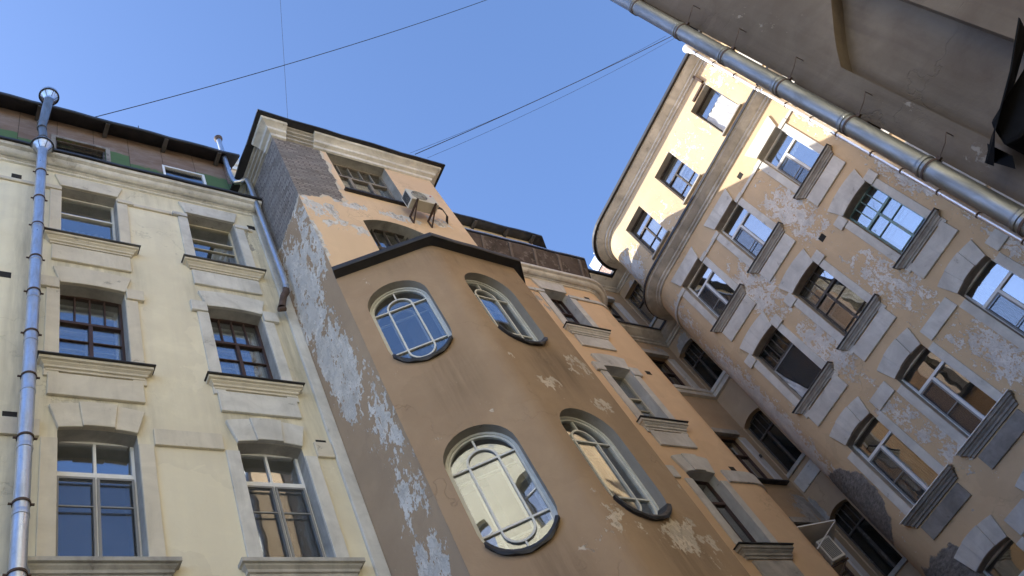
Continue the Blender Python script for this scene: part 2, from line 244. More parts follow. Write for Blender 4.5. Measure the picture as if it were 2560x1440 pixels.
# ------------------------------------------------------------------ mesh tools
class Fr:
    """facade frame: u along the wall (left to right as seen), d outward, z up"""
    def __init__(s,x,y,az):
        s.o=Vector((x,y,0)); s.u=Vector((math.cos(az),math.sin(az),0)); s.n=Vector((math.sin(az),-math.cos(az),0))
    def p(s,u,d,z): return s.o+s.u*u+s.n*d+Vector((0,0,z))
W0=Fr(0,0,0)
class MB:
    def __init__(s): s.v=[]; s.f=[]; s.mi={}
    def add(s,vs,fs):
        b=len(s.v); s.v+= [tuple(v) for v in vs]; s.f+=[tuple(b+i for i in f) for f in fs]
    def box(s,F,u0,u1,d0,d1,z0,z1):
        vs=[F.p(u,d,z) for z in(z0,z1) for u,d in((u0,d0),(u1,d0),(u1,d1),(u0,d1))]
        s.add(vs,[(0,1,2,3),(7,6,5,4),(4,5,1,0),(5,6,2,1),(6,7,3,2),(7,4,0,3)]); return s
    def prism(s,F,pts,d0,d1,z=None):
        n=len(pts); d0,d1=max(d0,d1),min(d0,d1); vs=[F.p(u,d0,z_) for u,z_ in pts]+[F.p(u,d1,z_) for u,z_ in pts]
        s.add(vs,[tuple(range(n)),tuple(range(2*n-1,n-1,-1))]+[((i+1)%n,i,n+i,n+(i+1)%n) for i in range(n)]); return s
    def ring(s,F,out,inn,d0,d1):
        n=len(out); vs=[F.p(u,d,z) for d in(d1,d0) for L in(out,inn) for u,z in L]
        fs=[]
        for i in range(n):
            j=(i+1)%n
            fs+=[(i,j,n+j,n+i),(2*n+j,2*n+i,3*n+i,3*n+j),(j,i,2*n+i,2*n+j),(n+i,n+j,3*n+j,3*n+i)]
        s.add(vs,fs); return s
    def tube(s,pts,r,n=10,cap=True):
        pts=[Vector(p) for p in pts]; rs=r if isinstance(r,(list,tuple)) else [r]*len(pts)
        vs=[]; ref=None
        for i,p in enumerate(pts):
            a=pts[max(0,i-1)]; b=pts[min(len(pts)-1,i+1)]; t=(b-a).normalized()
            if ref is None:
                ref=Vector((0,0,1)) if abs(t.z)<.9 else Vector((1,0,0))
            x=(ref-t*ref.dot(t)).normalized(); y=t.cross(x); ref=x
            vs+=[p+(x*math.cos(2*PI*k/n)+y*math.sin(2*PI*k/n))*rs[i] for k in range(n)]
        fs=[(i*n+k,i*n+(k+1)%n,(i+1)*n+(k+1)%n,(i+1)*n+k) for i in range(len(pts)-1) for k in range(n)]
        if cap: fs+=[tuple(range(n-1,-1,-1)),tuple(range((len(pts)-1)*n,len(pts)*n))]
        s.add(vs,fs); return s
    def sweep(s,path,prof,closed=True,caps=True,wob=0.):
        """profile (d outward, z) along a plan path; outward is to the right of the path"""
        P=[Vector((x,y)) for x,y in path]; n=len(prof); vs=[]
        if wob:
            Q=[P[0]]
            for a,b in zip(P,P[1:]):
                k=max(1,int((b-a).length/.45)); Q+=[a.lerp(b,i/k) for i in range(1,k+1)]
            P=Q
        for i,p in enumerate(P):
            ds=[]
            if i>0: ds.append((p-P[i-1]).normalized())
            if i<len(P)-1: ds.append((P[i+1]-p).normalized())
            ns=[Vector((d.y,-d.x)) for d in ds]; m=ns[0] if len(ns)==1 else (ns[0]+ns[1]).normalized()
            k=1/max(.3,m.dot(ns[0]))
            q=p.x*1.3+p.y*1.7; dz=wob*(math.sin(q*1.9)+.6*math.sin(q*4.3+1)+.5*math.sin(q*9.1)); dd=wob*.8*math.sin(q*3.1+2)
            vs+=[(p.x+m.x*(d+(dd if d>.1 else 0))*k,p.y+m.y*(d+(dd if d>.1 else 0))*k,z+(dz if d>.1 else 0)) for d,z in prof]
        fs=[]
        for i in range(len(P)-1):
            for k in range(n if closed else n-1):
                k2=(k+1)%n; fs.append((i*n+k,(i+1)*n+k,(i+1)*n+k2,i*n+k2))
        if closed and caps: fs+=[tuple(range(n-1,-1,-1)),tuple(range((len(P)-1)*n,len(P)*n))]
        s.add(vs,fs); return s
    def lathe(s,c,prof,n=24,axis=None):
        vs=[]
        for r,z in prof: vs+=[(c[0]+r*math.cos(2*PI*k/n),c[1]+r*math.sin(2*PI*k/n),c[2]+z) for k in range(n)]
        s.add(vs,[(i*n+k,i*n+(k+1)%n,(i+1)*n+(k+1)%n,(i+1)*n+k) for i in range(len(prof)-1) for k in range(n)]); return s
    def wall(s,F,outline,holes=(),depth=.3,back=False):
        L=[[Vector((u,z,0)) for u,z in outline]]+[[Vector((u,z,0)) for u,z in h] for h in holes]
        fl=[v for l in L for v in l]; tris=tessellate_polygon(L)
        b=len(s.v); s.v+=[tuple(F.p(v.x,0,v.y)) for v in fl]
        for t in tris:
            a,bb,c=(fl[i] for i in t)
            if (bb-a).cross(c-a).z<0: t=t[::-1]
            s.f.append(tuple(b+i for i in t))
        for h in holes:
            n=len(h); s.mi.update({len(s.f)+i:1 for i in range(n)}); s.add([F.p(u,0,z) for u,z in h]+[F.p(u,-depth,z) for u,z in h],[(i,(i+1)%n,n+(i+1)%n,n+i) for i in range(n)])
        return s
    def build(s,name,mat,parent=None,smooth=False,bevel=0.,label=None,kind=None,auto=None,mat2=None):
        me=bpy.data.meshes.new(name); me.from_pydata(s.v,[],s.f)
        if mat2:
            for i in s.mi: me.polygons[i].material_index=1
        me.validate(); me.update()
        o=bpy.data.objects.new(name,me); C.objects.link(o); me.materials.append(M[mat])
        if mat2: me.materials.append(M[mat2])
        if parent is not None: adopt(o,parent)
        if smooth:
            for p in me.polygons: p.use_smooth=True
            try: me.set_sharp_from_angle(angle=math.radians(auto or 40))
            except Exception: pass
        if bevel:
            b=o.modifiers.new('bevel','BEVEL'); b.width=bevel; b.segments=2; b.limit_method='ANGLE'; b.angle_limit=math.radians(35)
        if label: o['label']=label
        if kind: o['kind']=kind
        return o
def adopt(o,parent):
    o.parent=parent   # meshes carry world coordinates; only the thing's Empty is moved
    o.matrix_parent_inverse=Matrix.Translation(-parent.location) if parent.type=='EMPTY' else Matrix()
def thing(name,label,cat,loc=(0,0,-1.6),group=None):
    o=bpy.data.objects.new(name,None); C.objects.link(o); o.location=loc; o.empty_display_size=.5
    o['label']=label; o['category']=cat
    if group: o['group']=group
    return o
def tag(o,label,cat,group=None):
    o['label']=label; o['category']=cat
    if group: o['group']=group
    return o
def arch(u0,u1,z0,z1,rise=0,n=10):
    """opening outline, counter-clockwise, segmental head of the given rise (z1 is the crown)"""
    if rise<=0: return [(u0,z0),(u1,z0),(u1,z1),(u0,z1)]
    h=(u1-u0)/2; R=(h*h+rise*rise)/(2*rise); a=math.asin(min(1,h/R)); uc=(u0+u1)/2; zc=z1-R
    return [(u0,z0),(u1,z0)]+[(uc+R*math.sin(a-2*a*i/n),zc+R*math.cos(a-2*a*i/n)) for i in range(n+1)]
def oval(uc,z0,z1,r,n=14,k=0.):
    r=r-k; z0+=k; z1-=k
    P=[(uc+r*math.cos(PI*i/n),z1-r+r*math.sin(PI*i/n)) for i in range(n+1)]
    P+=[(uc+r*math.cos(PI+PI*i/n),z0+r+r*math.sin(PI+PI*i/n)) for i in range(n+1)]
    return P
# ------------------------------------------------------------------ windows
def frame_bars(mb,F,u0,u1,z0,z1,d,w=.055,th=.06,tr=None,top=1,bot=1,rows=(),trw=None,muntin=.028):
    mb.box(F,u0,u0+w,d-th,d,z0,z1); mb.box(F,u1-w,u1,d-th,d,z0,z1)
    mb.box(F,u0+w,u1-w,d-th,d,z0,z0+w); mb.box(F,u0+w,u1-w,d-th,d,z1-w,z1)
    zt=z1-w
    if tr is not None:
        tw=trw or w; mb.box(F,u0+w,u1-w,d-th,d+.012,tr-tw/2,tr+tw/2)
        for i in range(1,top):
            uc=u0+w+(u1-u0-2*w)*i/top; ww=muntin if top>2 else w*.8; mb.box(F,uc-ww/2,uc+ww/2,d-th+.004,d-.004,tr+tw/2,z1-w)
        zt=tr-tw/2
    cuts=[u0+w]
    for i in range(1,bot):
        uc=u0+(u1-u0)*i/bot; mb.box(F,uc-w*.62,uc+w*.62,d-th+.002,d+.008,z0+w,zt); cuts+=[uc-w*.62,uc+w*.62]
    cuts.append(u1-w)
    for a,b in zip(cuts[::2],cuts[1::2]):
        for r in rows:
            zz=z0+w+(zt-z0-w)*r; mb.box(F,a,b,d-th+.01,d-.01,zz-muntin/2,zz+muntin/2)
def window(parent,F,u0,u1,z0,z1,mat,label,depth=.25,tr=None,top=1,bot=2,rows=(),w=.055,trw=None,glass='glass',back='interior',backd=.9,
           inner=None,screens=(),curtain=None,extra=None,rise=0):
    if inner=='white' and glass=='glass': glass='glass_clear'
    m=MB(); frame_bars(m,F,u0-.01,u1+.01,z0-.01,z1+.01,-depth+.03,w,.07,tr,top,bot,rows,trw)
    win=m.build('window',mat,parent,bevel=.006,label=label)
    MB().box(F,u0,u1,-depth-.022,-depth-.012,z0,z1).build('pane',glass,win)
    b=MB(); D=-depth-.05-backd; q=.12
    vs=[F.p(u,d,z) for d in(-depth-.045,D) for u,z in((u0-q,z0-q),(u1+q,z0-q),(u1+q,z1+q),(u0-q,z1+q))]
    b.add(vs,[(0,4,5,1),(1,5,6,2),(2,6,7,3),(3,7,4,0),(4,7,6,5)]); b.build('interior',back,win)
    if inner:
        k=MB(); frame_bars(k,F,u0+.02,u1-.02,z0+.02,z1-.02,-depth-.18,.07,.05,tr,1,bot,rows); k.build('inner_sash',inner,win)
        MB().box(F,u0+.03,u1-.03,-depth-.222,-depth-.212,z0,z1).build('pane',glass,win)
    for (a,c,za,zb,ms) in screens:
        s=MB(); ua=u0+(u1-u0)*a; ub=u0+(u1-u0)*c
        s.box(F,ua,ub,-depth+.045,-depth+.049,za,zb).build('screen','screen',win)
        s=MB(); s.ring(F,[(ua,za),(ub,za),(ub,zb),(ua,zb)],[(ua+.035,za+.035),(ub-.035,za+.035),(ub-.035,zb-.035),(ua+.035,zb-.035)],-depth+.04,-depth+.062)
        if ms is not None: s.box(F,ua,ub,-depth+.04,-depth+.064,ms-.012,ms+.012)
        s.build('screen_frame','screen_frame',win)
    if curtain:
        a,c,za,zb=curtain; s=MB(); n=26; vs=[]
        for i in range(n+1):
            uu=u0+(u1-u0)*(a+(c-a)*i/n); dd=-depth-.3+.025*math.sin(i*2.1)+.012*math.sin(i*.7)
            vs+=[F.p(uu,dd,za),F.p(uu,dd,zb)]
        s.add(vs,[(2*i,2*i+2,2*i+3,2*i+1) for i in range(n)]); s.build('curtain','curtain',win,smooth=True,auto=80)
    return win
def sill(F,win,uc,hw,zt,mat,zb=None,pro=.18,flash='flash',h=.32,thin=False):
    zb=zt-h; m=MB(); f=[(0,zb),(.05,zb),(.052,zb+h*.2),(.082,zb+h*.24),(.086,zb+h*.42),(.125,zb+h*.56),(.13,zb+h*.66),(pro-.01,zb+h*.7),(pro-.01,zt-.012),(0,zt-.012)]
    a=F.p(uc-hw,0,0); b=F.p(uc+hw,0,0); c=F.p(uc-hw,-.06,0); d=F.p(uc+hw,-.06,0)
    # mitred returns: follow a U-shaped plan path
    L=MB(); pth=[(F.p(uc-hw+pro,-.02,0)),(F.p(uc-hw+pro,0,0)),(F.p(uc+hw-pro,0,0)),(F.p(uc+hw-pro,-.02,0))]
    L.sweep([(p.x,p.y) for p in pth],f); L.build('sill',mat,win)
    if flash: MB().box(F,uc-hw-.02,uc+hw+.02,-.2,pro+.035,zt-.009,zt+.012).build('sill_flashing',flash,win)
def bay_trim(F,win,uc,ho,zs,zt,row,mat,sillmat,s_h=.32,pan=.55,jw=.22,lab=None,flash='flash'):
    """rusticated surround: jamb strips, lintel, caps, sill and apron panel. zs sill top, zt crown of the opening"""
    zj=zt-(.27 if row!=3 else .25)
    zlo=zs-.02 if row!=2 else zs-.36
    for s in(-1,1):
        u=[uc+s*ho,uc+s*(ho+jw)]; u.sort(); MB().box(F,u[0],u[1],0,.04,zlo,zj).build('jamb_strip',mat,win,bevel=.008)
    if row==3:
        for s in(-1,1):
            u=[uc+s*(ho+.005),uc+s*(ho+jw+.11)]; u.sort(); MB().box(F,u[0],u[1],0,.07,zj+.004,zj+.15).build('cap_block',mat,win,bevel=.008)
        MB().prism(F,[(uc-ho-.02,zt+.0),(uc+ho+.02,zt+.0),(uc+ho+.15,zt+.5),(uc-ho-.15,zt+.5)],0,.06).build('lintel',mat,win,bevel=.01)
    else:
        rise=.045 if row==2 else .06; n=10; lo=arch(uc-ho,uc+ho,0,zt,rise,n)[2:]; hi=arch(uc-ho-.13,uc+ho+.13,0,zt+.55,rise+.03,n)[2:]
        if row==2:
            for s in(-1,1):
                u=[uc+s*(ho+.015),uc+s*(ho+jw+.11)]; u.sort(); MB().box(F,u[0],u[1],0,.075,zj+.004,zj+.34).build('cap_block',mat,win,bevel=.01)
            MB().prism(F,hi[::1]+lo[::-1],0,.065).build('lintel',mat,win,bevel=.01)
        else:
            for a,b,dd in((0,3,.065),(3,7,.095),(7,10,.065)):
                g=.006
                MB().prism(F,hi[a:b+1]+lo[a:b+1][::-1],0,dd).build('voussoir' if dd<.07 else 'keystone',mat,win,bevel=.012)
    sill(F,win,uc,ho+jw+.1 if row!=1 else ho+jw+.16,zs,sillmat,h=s_h,flash=flash)
    if pan: MB().box(F,uc-ho-.16,uc+ho+.16,0,.055,zs-s_h-.05-pan,zs-s_h-.05).build('apron_panel',mat if row!=1 else sillmat,win,bevel=.012)
def vent(parent,F,u,z,s=.09,h=None):
    h=h or s; m=MB(); m.ring(F,[(u-s-.02,z-h-.02),(u+s+.02,z-h-.02),(u+s+.02,z+h+.02),(u-s-.02,z+h+.02)],[(u-s,z-h),(u+s,z-h),(u+s,z+h),(u-s,z+h)],-.05,.004)
    m.box(F,u-s-.001,u+s+.001,-.06,.002,z-h-.001,z+h+.001); return m.build('vent','hole',parent)
def arcpts(cx,cy,r,a0,a1,n=10):
    return [(cx+r*math.cos(math.radians(a0+(a1-a0)*i/n)),cy+r*math.sin(math.radians(a0+(a1-a0)*i/n))) for i in range(n+1)]
def bracket_pipe(): pass
# ------------------------------------------------------------------ ground, camera, sun, sky
g=MB(); g.add([(-90,-90,-1.6),(110,-90,-1.6),(110,110,-1.6),(-90,110,-1.6)],[(0,1,2,3)]); g.build('ground','ground',kind='structure')
cam=bpy.data.objects.new('camera',bpy.data.cameras.new('camera')); C.objects.link(cam); bpy.context.scene.camera=cam
RX=(.81840433,-.17631783,-.54692446); RY=(-.42114951,-.83156762,-.36211653); RZ=(-.39095707,.52669471,-.75481471)
cam.matrix_world=Matrix((RX,RY,RZ)).to_4x4(); cam.data.sensor_width=36; cam.data.lens=36*2133.43/2560; cam.data.clip_end=500; cam.data.clip_start=.05
SUN=Vector((-.62,.62,.53)).normalized()
sl=bpy.data.lights.new('sun','SUN'); sl.energy=2.0; sl.angle=math.radians(.5); sl.color=(1,.94,.83)
so=bpy.data.objects.new('sun',sl); C.objects.link(so); so.rotation_euler=(-SUN).to_track_quat('-Z','Y').to_euler(); so.location=SUN*60
w=bpy.data.worlds.new('World'); bpy.context.scene.world=w; w.use_nodes=True; wt=w.node_tree
sky=wt.nodes.new('ShaderNodeTexSky'); sky.sky_type='NISHITA'; sky.sun_disc=False
sky.sun_elevation=math.asin(SUN.z); sky.sun_rotation=math.atan2(SUN.x,SUN.y); sky.air_density=.5; sky.dust_density=.5; sky.ozone_density=3.9; sky.altitude=20
bg=wt.nodes['Background']; wt.links.new(sky.outputs[0],bg.inputs[0]); bg.inputs[1].default_value=.15
sc=bpy.context.scene; sc.view_settings.view_transform='Standard'; sc.view_settings.look='None'; sc.view_settings.exposure=2.03; sc.view_settings.gamma=1
sc.cycles.max_bounces=8; sc.cycles.diffuse_bounces=5; sc.cycles.transparent_max_bounces=16; sc.cycles.caustics_reflective=False
GZ=-1.6
# ------------------------------------------------------------------ cream building (left)
A=thing('apartment_building','cream plastered apartment building with grey-beige window surrounds and a boarded attic','building',(2,9,GZ))
FA=Fr(0,9,0); uA=[-.33,2.29,4.92]; HO=.55
zA={3:(16.58,18.95),2:(12.48,14.97),1:(8.32,10.93),0:(4.1,6.7)}
holes=[]
for uc in uA:
    for r,(zs,zt) in zA.items(): holes.append(arch(uc-HO,uc+HO,zs,zt,0 if r==3 else .045 if r==2 else .06))
MB().wall(FA,[(-6,GZ),(6.25,GZ),(6.25,19.95),(-6,19.95)],holes,.3).build('wall','cream',A,mat2='sill_grey')
# body behind so that no light leaks through the shell, roof
specA={
 (3,0):dict(mat='grey_wood',tr=18.16,top=1,bot=1,curtain=(0,1,16.6,18.1),label='white framed window with a broad bottom light'),
 (3,1):dict(mat='cream_wood',tr=18.2,top=1,bot=1,rows=(.78,),label='cream framed window with stacked wide lights'),
 (2,0):dict(mat='brown_wood',tr=14.08,trw=.07,top=4,bot=2,rows=(.68,),inner='white',label='brown wooden window with four small upper lights'),
 (2,1):dict(mat='brown_wood',tr=14.12,trw=.07,top=4,bot=2,rows=(.68,),inner='white',label='brown wooden window beside the tower'),
 (1,0):dict(mat='pvc',tr=10.2,trw=.09,top=2,bot=2,screens=((.03,.49,8.4,10.13,9.55),(.51,.97,8.4,10.13,9.55)),label='white plastic window with grey insect screens'),
 (1,1):dict(mat='pvc',tr=10.2,trw=.09,top=2,bot=2,screens=((.03,.49,8.4,10.13,9.55),(.51,.97,8.4,10.13,9.55)),label='white plastic window near the tower corner')}
for ci,uc in enumerate(uA):
    for r,(zs,zt) in zA.items():
        sp=dict(specA.get((r,max(0,ci-1)),specA[(1,0)])); mt=sp.pop('mat'); lb=sp.pop('label')
        if r==0: sp.update(tr=5.9,screens=())
        wn=window(A,FA,uc-HO,uc+HO,zs,zt,mt,lb if ci and r else None,depth=.26,**sp)
        tm='cream_trim' if ci<2 else 'grey_trim'
        bay_trim(FA,wn,uc,HO,zs,zt,max(1,r),tm,'cream_trim' if r>1 else 'sill_grey',s_h=.24 if r!=1 else .26,pan=.54,flash={3:'sill_sheet',2:'flash'}.get(r))
def string(parent,F,us,z0,z1,d,mat,name='string_course'):
    for a,b in us: MB().box(F,a,b,0,d,z0,z1).build(name,mat,parent,bevel=.01)
gapsA=[(-6,uA[0]-.785),(uA[0]+.785,uA[1]-.785),(uA[1]+.785,uA[2]-.785),(uA[2]+.785,6.02)]
string(A,FA,[(a+.11,b-.11) for a,b in gapsA],18.70,18.82,.045,'cream_trim')
string(A,FA,gapsA,10.66,11.03,.05,'cream_trim')
MB().box(FA,6.03,6.245,0,.07,GZ,19.6).build('pilaster_strip','grey_trim',A,bevel=.01)
for u,z in((.88,19.0),(.87,14.95),(5.92,18.98),(5.87,11.04),(1.12,11.1)): vent(A,FA,u,z,.075,.075)
corA=[(0,19.6),(.045,19.61),(.05,19.67),(.085,19.68),(.095,19.71),(.12,19.70),(.15,19.685),(.19,19.69),(.23,19.72),(.26,19.765),(.265,19.785),(.34,19.80),(.36,19.83),(.36,19.9),(0,19.92)]
MB().sweep([(-6,9),(6.22,9)],corA,wob=.004).build('cornice','cornice',A,smooth=True,auto=30)
MB().sweep([(-6,9),(6.22,9)],[(0,19.93),(.37,19.905),(.395,19.88),(.42,19.88),(.42,19.96),(.39,19.98),(-.25,20.2),(-.25,20.0)],wob=.008).build('gutter_flashing','flash',A)
FT=Fr(0,9.2,0)
attw=[(1.63,2.76,20.75,22.05),(4.12,5.2,20.75,22.0)]
MB().wall(FT,[(-6,20.0),(6.0,20.0),(6.0,23.1),(-6,23.1)],[arch(*q) for q in attw],.12).build('attic_wall','boards',A)
window(A,FT,*attw[0],'dark_wood','old wooden attic window in the boarding',depth=.08,bot=1,backd=.6)
MB().ring(FT,[(1.53,20.6),(2.86,20.6),(2.86,22.15),(1.53,22.15)],[(1.63,20.7),(2.76,20.7),(2.76,22.05),(1.63,22.05)],0,.03).build('attic_trim','old_wood',A)
window(A,FT,*attw[1],'pvc','white plastic attic window',depth=.03,bot=1,backd=.6,w=.07)
MB().sweep([(-6,9.2),(6.15,9.2)],[(0,23.1),(.43,22.82),(.46,22.83),(.46,22.93),(-7.5,26.6),(-7.5,26.4),(0,23.2)],wob=.012).build('roof','roof',A)
for u in(-2.2,-.5,1.2,2.75,4.2,5.6):
    MB().box(FT,u-.05,u+.05,.02,.41,22.78,22.87).build('rafter','soffit',A)
MB().box(W0,-6,6.2,-16.7,-16.5,20,26.5).build('rear_wall','cream',A)
MB().box(W0,6.02,6.2,-16.5,-9.3,20.3,22.9).build('gable_infill','cream',A)
MB().box(W0,-6.2,-6.0,-16.5,-9,GZ,25).build('side_wall','cream',A)
# stub of parapet with its own little cornice beside the tower
MB().box(W0,5.72,6.6,-10.6,-9.75,22.,24.55).build('parapet','orange',A)
MB().sweep([(5.72,10.6),(5.72,9.75),(6.62,9.75)],[(0,24.2),(.05,24.2),(.08,24.35),(.14,24.38),(.2,24.52),(.24,24.55),(.24,24.62),(0,24.66)]).build('parapet_cornice','cornice',A)
# ------------------------------------------------------------------ stair tower
T=thing('stair_tower','orange stair tower with bare brick top and a brown canted bay of oval windows','tower',(8.5,8.2,GZ))
TX0,TX1,TY=6.25,10.88,7.28
FTf=Fr(0,TY,0); FTs=Fr(TX0,9.4,-PI/2)   # side face: u runs from y=9.4 towards the court
BZ=13.93
up=[7.70,9.42,18.6,20.92]; lw=[7.68,9.40,14.6,17.32]
MB().wall(FTf,[(TX0,BZ-.3),(TX1,BZ-.3),(TX1,21.4),(TX0,21.4)],[arch(*up),arch(*lw,.30,14)],.32).build('front_wall','tower',T,mat2='sill_grey')
MB().wall(FTs,[(0,GZ),(2.12,GZ),(2.12,21.4),(0,21.4)]).build('side_wall','tower_side',T)
MB().box(W0,TX1-.2,TX1-.002,-9.2,-TY-.01,GZ,21.4).build('right_wall','tower',T)
wn=window(T,FTf,*up,'old_wood','wide window with grey bars under the tower cornice',depth=.28,tr=20.15,top=5,bot=3,trw=.09,w=.07,rows=(),inner='white')
MB().box(FTf,7.62,9.5,-.3,.09,18.54,18.61).build('sill','flash',wn)
wn=window(T,FTf,*lw,'dark_wood','arched window half hidden behind the bay roof',depth=.28,tr=16.3,top=5,bot=2,trw=.12,w=.07,rows=(.7,))
corT=[(0,20.90),(.05,20.92),(.07,21.02),(.16,21.06),(.18,21.14),(.25,21.2),(.33,21.23),(.35,21.32),(0,21.34)]
MB().sweep([(7.35,TY),(TX1,TY),(TX1,9)],corT,wob=.005).build('cornice','cornice',T,smooth=True,auto=25)
MB().sweep([(TX0,7.75),(TX0,TY),(6.6,TY)],corT,wob=.005).build('cornice','cornice',T,smooth=True,auto=25)
corTb=[(0,20.95),(.06,20.97),(.06,21.06),(.12,21.07),(.12,21.15),(.19,21.16),(.19,21.24),(.25,21.25),(.25,21.33),(0,21.34)]
MB().sweep([(6.6,TY),(7.35,TY)],corTb).build('brick_cornice','sill_grey',T)
MB().sweep([(TX0,9.3),(TX0,7.75)],corTb).build('brick_cornice','sill_grey',T)
MB().sweep([(TX0,9.3),(TX0,TY),(TX1,TY),(TX1,9.3)],[(-.4,21.36),(.43,21.335),(.44,21.32),(.455,21.32),(.455,21.39),(.43,21.40),(-1.2,21.8),(-1.2,21.5)],wob=.012).build('roof','roof',T)
MB().box(W0,TX0+.2,TX1-.2,-9.2,-TY-.2,21.38,21.5).build('roof_infill','roof',T)
# bay
F0=(6.22,7.28); F1=(7.82,6.12); G1=(9.88,6.21); H1=(10.72,7.28)
aF=math.atan2(F1[1]-F0[1],F1[0]-F0[0]); aG=math.atan2(G1[1]-F1[1],G1[0]-F1[0])
FF=Fr(*F0,aF); FG=Fr(*F1,aG); LF=1.976; LG=2.062; OV=[(10.76,13.17),(6.52,8.95)]; OR=.575
cut=.2
hF=[oval(.88,a,b,OR) for a,b in OV]+[oval(.88,2.3,4.7,OR)]; hG=[oval(.875,a,b,OR) for a,b in OV]+[oval(.875,2.3,4.7,OR)]
bm=MB(); bm.wall(FF,[(0,GZ),(LF-cut,GZ),(LF-cut,BZ+.06),(0,BZ+.06)],hF,.26); bm.wall(FG,[(cut,GZ),(LG,GZ),(LG,BZ+.06),(cut,BZ+.06)],hG,.26)
a=FF.p(LF-cut,0,0); b=FG.p(cut,0,0); c=Vector((F1[0],F1[1],0)); Q=[]
for i in range(9):
    t=i/8; q=a*(1-t)**2+c*2*t*(1-t)+b*t*t; Q.append((q.x,q.y))
for p,q in zip(Q,Q[1:]): bm.add([(p[0],p[1],GZ),(q[0],q[1],GZ),(q[0],q[1],BZ+.06),(p[0],p[1],BZ+.06)],[(0,1,2,3)])
bm.add([(*G1,GZ),(*H1,GZ),(*H1,BZ+.06),(*G1,BZ+.06)],[(0,1,2,3)])
bay=bm.build('bay','bay',T,smooth=True,auto=50,mat2='reveal_grey')
bp=[(6.16,7.33)]+[(7.6,6.28),(7.8,6.12),(8.05,6.128)]+[G1,H1]
bp=[F0,F1,G1,H1]
e=MB(); e.sweep(bp,[(0,BZ-.02),(.17,BZ-.0),(.19,BZ-.01),(.2,BZ+.02),(.2,BZ+.11),(0,BZ+.16)],wob=.008); e.build('bay_eave','flash',T)
rt=MB(); 
for p,q in zip(bp,bp[1:]): rt.add([(p[0],p[1],BZ+.15),(q[0],q[1],BZ+.15),(8.9,7.27,BZ+.75),(8.0,7.27,BZ+.75)],[(0,1,2,3)])
rt.build('bay_roof','roof',T)
def oval_window(F,uc,z0,z1,label):
    d=-.17; m=MB(); o1=oval(uc,z0,z1,OR); n=len(o1)
    m.ring(F,oval(uc,z0,z1,OR+.01),oval(uc,z0,z1,OR,k=.04),d-.08,d); m.ring(F,oval(uc,z0,z1,OR,k=.038),oval(uc,z0,z1,OR,k=.075),d-.08,d-.03)
    win=m.build('oval_window','grey_wood',T,smooth=True,auto=40,label=label)
    k=MB(); dd=d-.045; r=OR-.07; zt,zb=z1-.42,z0+.42
    for z in(zt-.16,zb+.20):
        k.box(F,uc-r-.02,uc+r+.02,dd-.018,dd+.018,z-.016,z+.016)
    lo=oval(uc,z0+.3,z1-.3,.25); li=oval(uc,z0+.3,z1-.3,.25,k=.032); k.ring(F,lo,li,dd-.016,dd+.022)
    for z in((z1-.30,z1-.09),(z0+.09,z0+.30)): k.box(F,uc-.014,uc+.014,dd-.016,dd+.016,*z)
    k.build('glazing_bars','grey_wood',win)
    g2=MB(); g2.prism(F,oval(uc,z0,z1,OR,k=.06),d-.062,d-.056); g2.build('pane','glass_oval',win)
    # second frame and pane behind
    k=MB(); dd=d-.32
    k.ring(F,oval(uc,z0,z1,OR),oval(uc,z0,z1,OR,k=.08),dd-.05,dd)
    for z in(zt-.16,zb+.20): k.box(F,uc-r,uc+r,dd-.018,dd+.018,z-.016,z+.016)
    k.ring(F,lo,li,dd-.016,dd+.022); k.build('inner_sash','grey_wood',win)
    b=MB(); q=OR+.25; vs=[F.p(u,D,z) for D in(d-.085,d-1.5) for u,z in((uc-q,z0-.2),(uc+q,z0-.2),(uc+q,z1+.2),(uc-q,z1+.2))]
    b.add(vs,[(0,4,5,1),(1,5,6,2),(2,6,7,3),(3,7,4,0),(4,7,6,5)]); b.build('interior','interior_oval',win)
    # drip sill: a dark lip round the foot of the opening
    s=MB(); n=12; L=[]
    a0=PI*1.12; a1=PI*1.83
    P=[(uc+OR*math.cos(a0+(a1-a0)*i/n),z0+OR+OR*math.sin(a0+(a1-a0)*i/n)) for i in range(n+1)]
    Pi=[(uc+(OR-.03)*math.cos(a0+(a1-a0)*i/n),z0+OR+(OR-.03)*math.sin(a0+(a1-a0)*i/n)+.012) for i in range(n+1)]
    Po=[(uc+(OR+.02)*math.cos(a0+(a1-a0)*i/n),z0+OR+(OR+.02)*math.sin(a0+(a1-a0)*i/n)) for i in range(n+1)]
    vs=[];
    for i in range(n+1):
        k1=.0+.012*math.sin(i*1.9)
        vs+=[F.p(Pi[i][0],-.16,Pi[i][1]+.05),F.p(Pi[i][0],.05,Pi[i][1]-.01),F.p(Po[i][0],.07+k1*.6,Po[i][1]),F.p(Po[i][0],.055+k1*.6,Po[i][1]-.04+k1),F.p(Po[i][0],-.01,Po[i][1]-.02)]
    fs=[(5*i+j,5*i+j+1,5*i+6+j,5*i+5+j) for i in range(n) for j in range(4)]
    s.add(vs,fs); s.build('drip_sill','flash',win)
oval_window(FF,.88,*OV[0],'upper oval window on the left face of the bay'); oval_window(FG,.875,*OV[0],'upper oval window on the right face of the bay')
oval_window(FF,.88,*OV[1],'lower oval window on the left face of the bay'); oval_window(FG,.875,*OV[1],'lower oval window on the right face of the bay')
oval_window(FF,.88,2.3,4.7,None); oval_window(FG,.875,2.3,4.7,None)
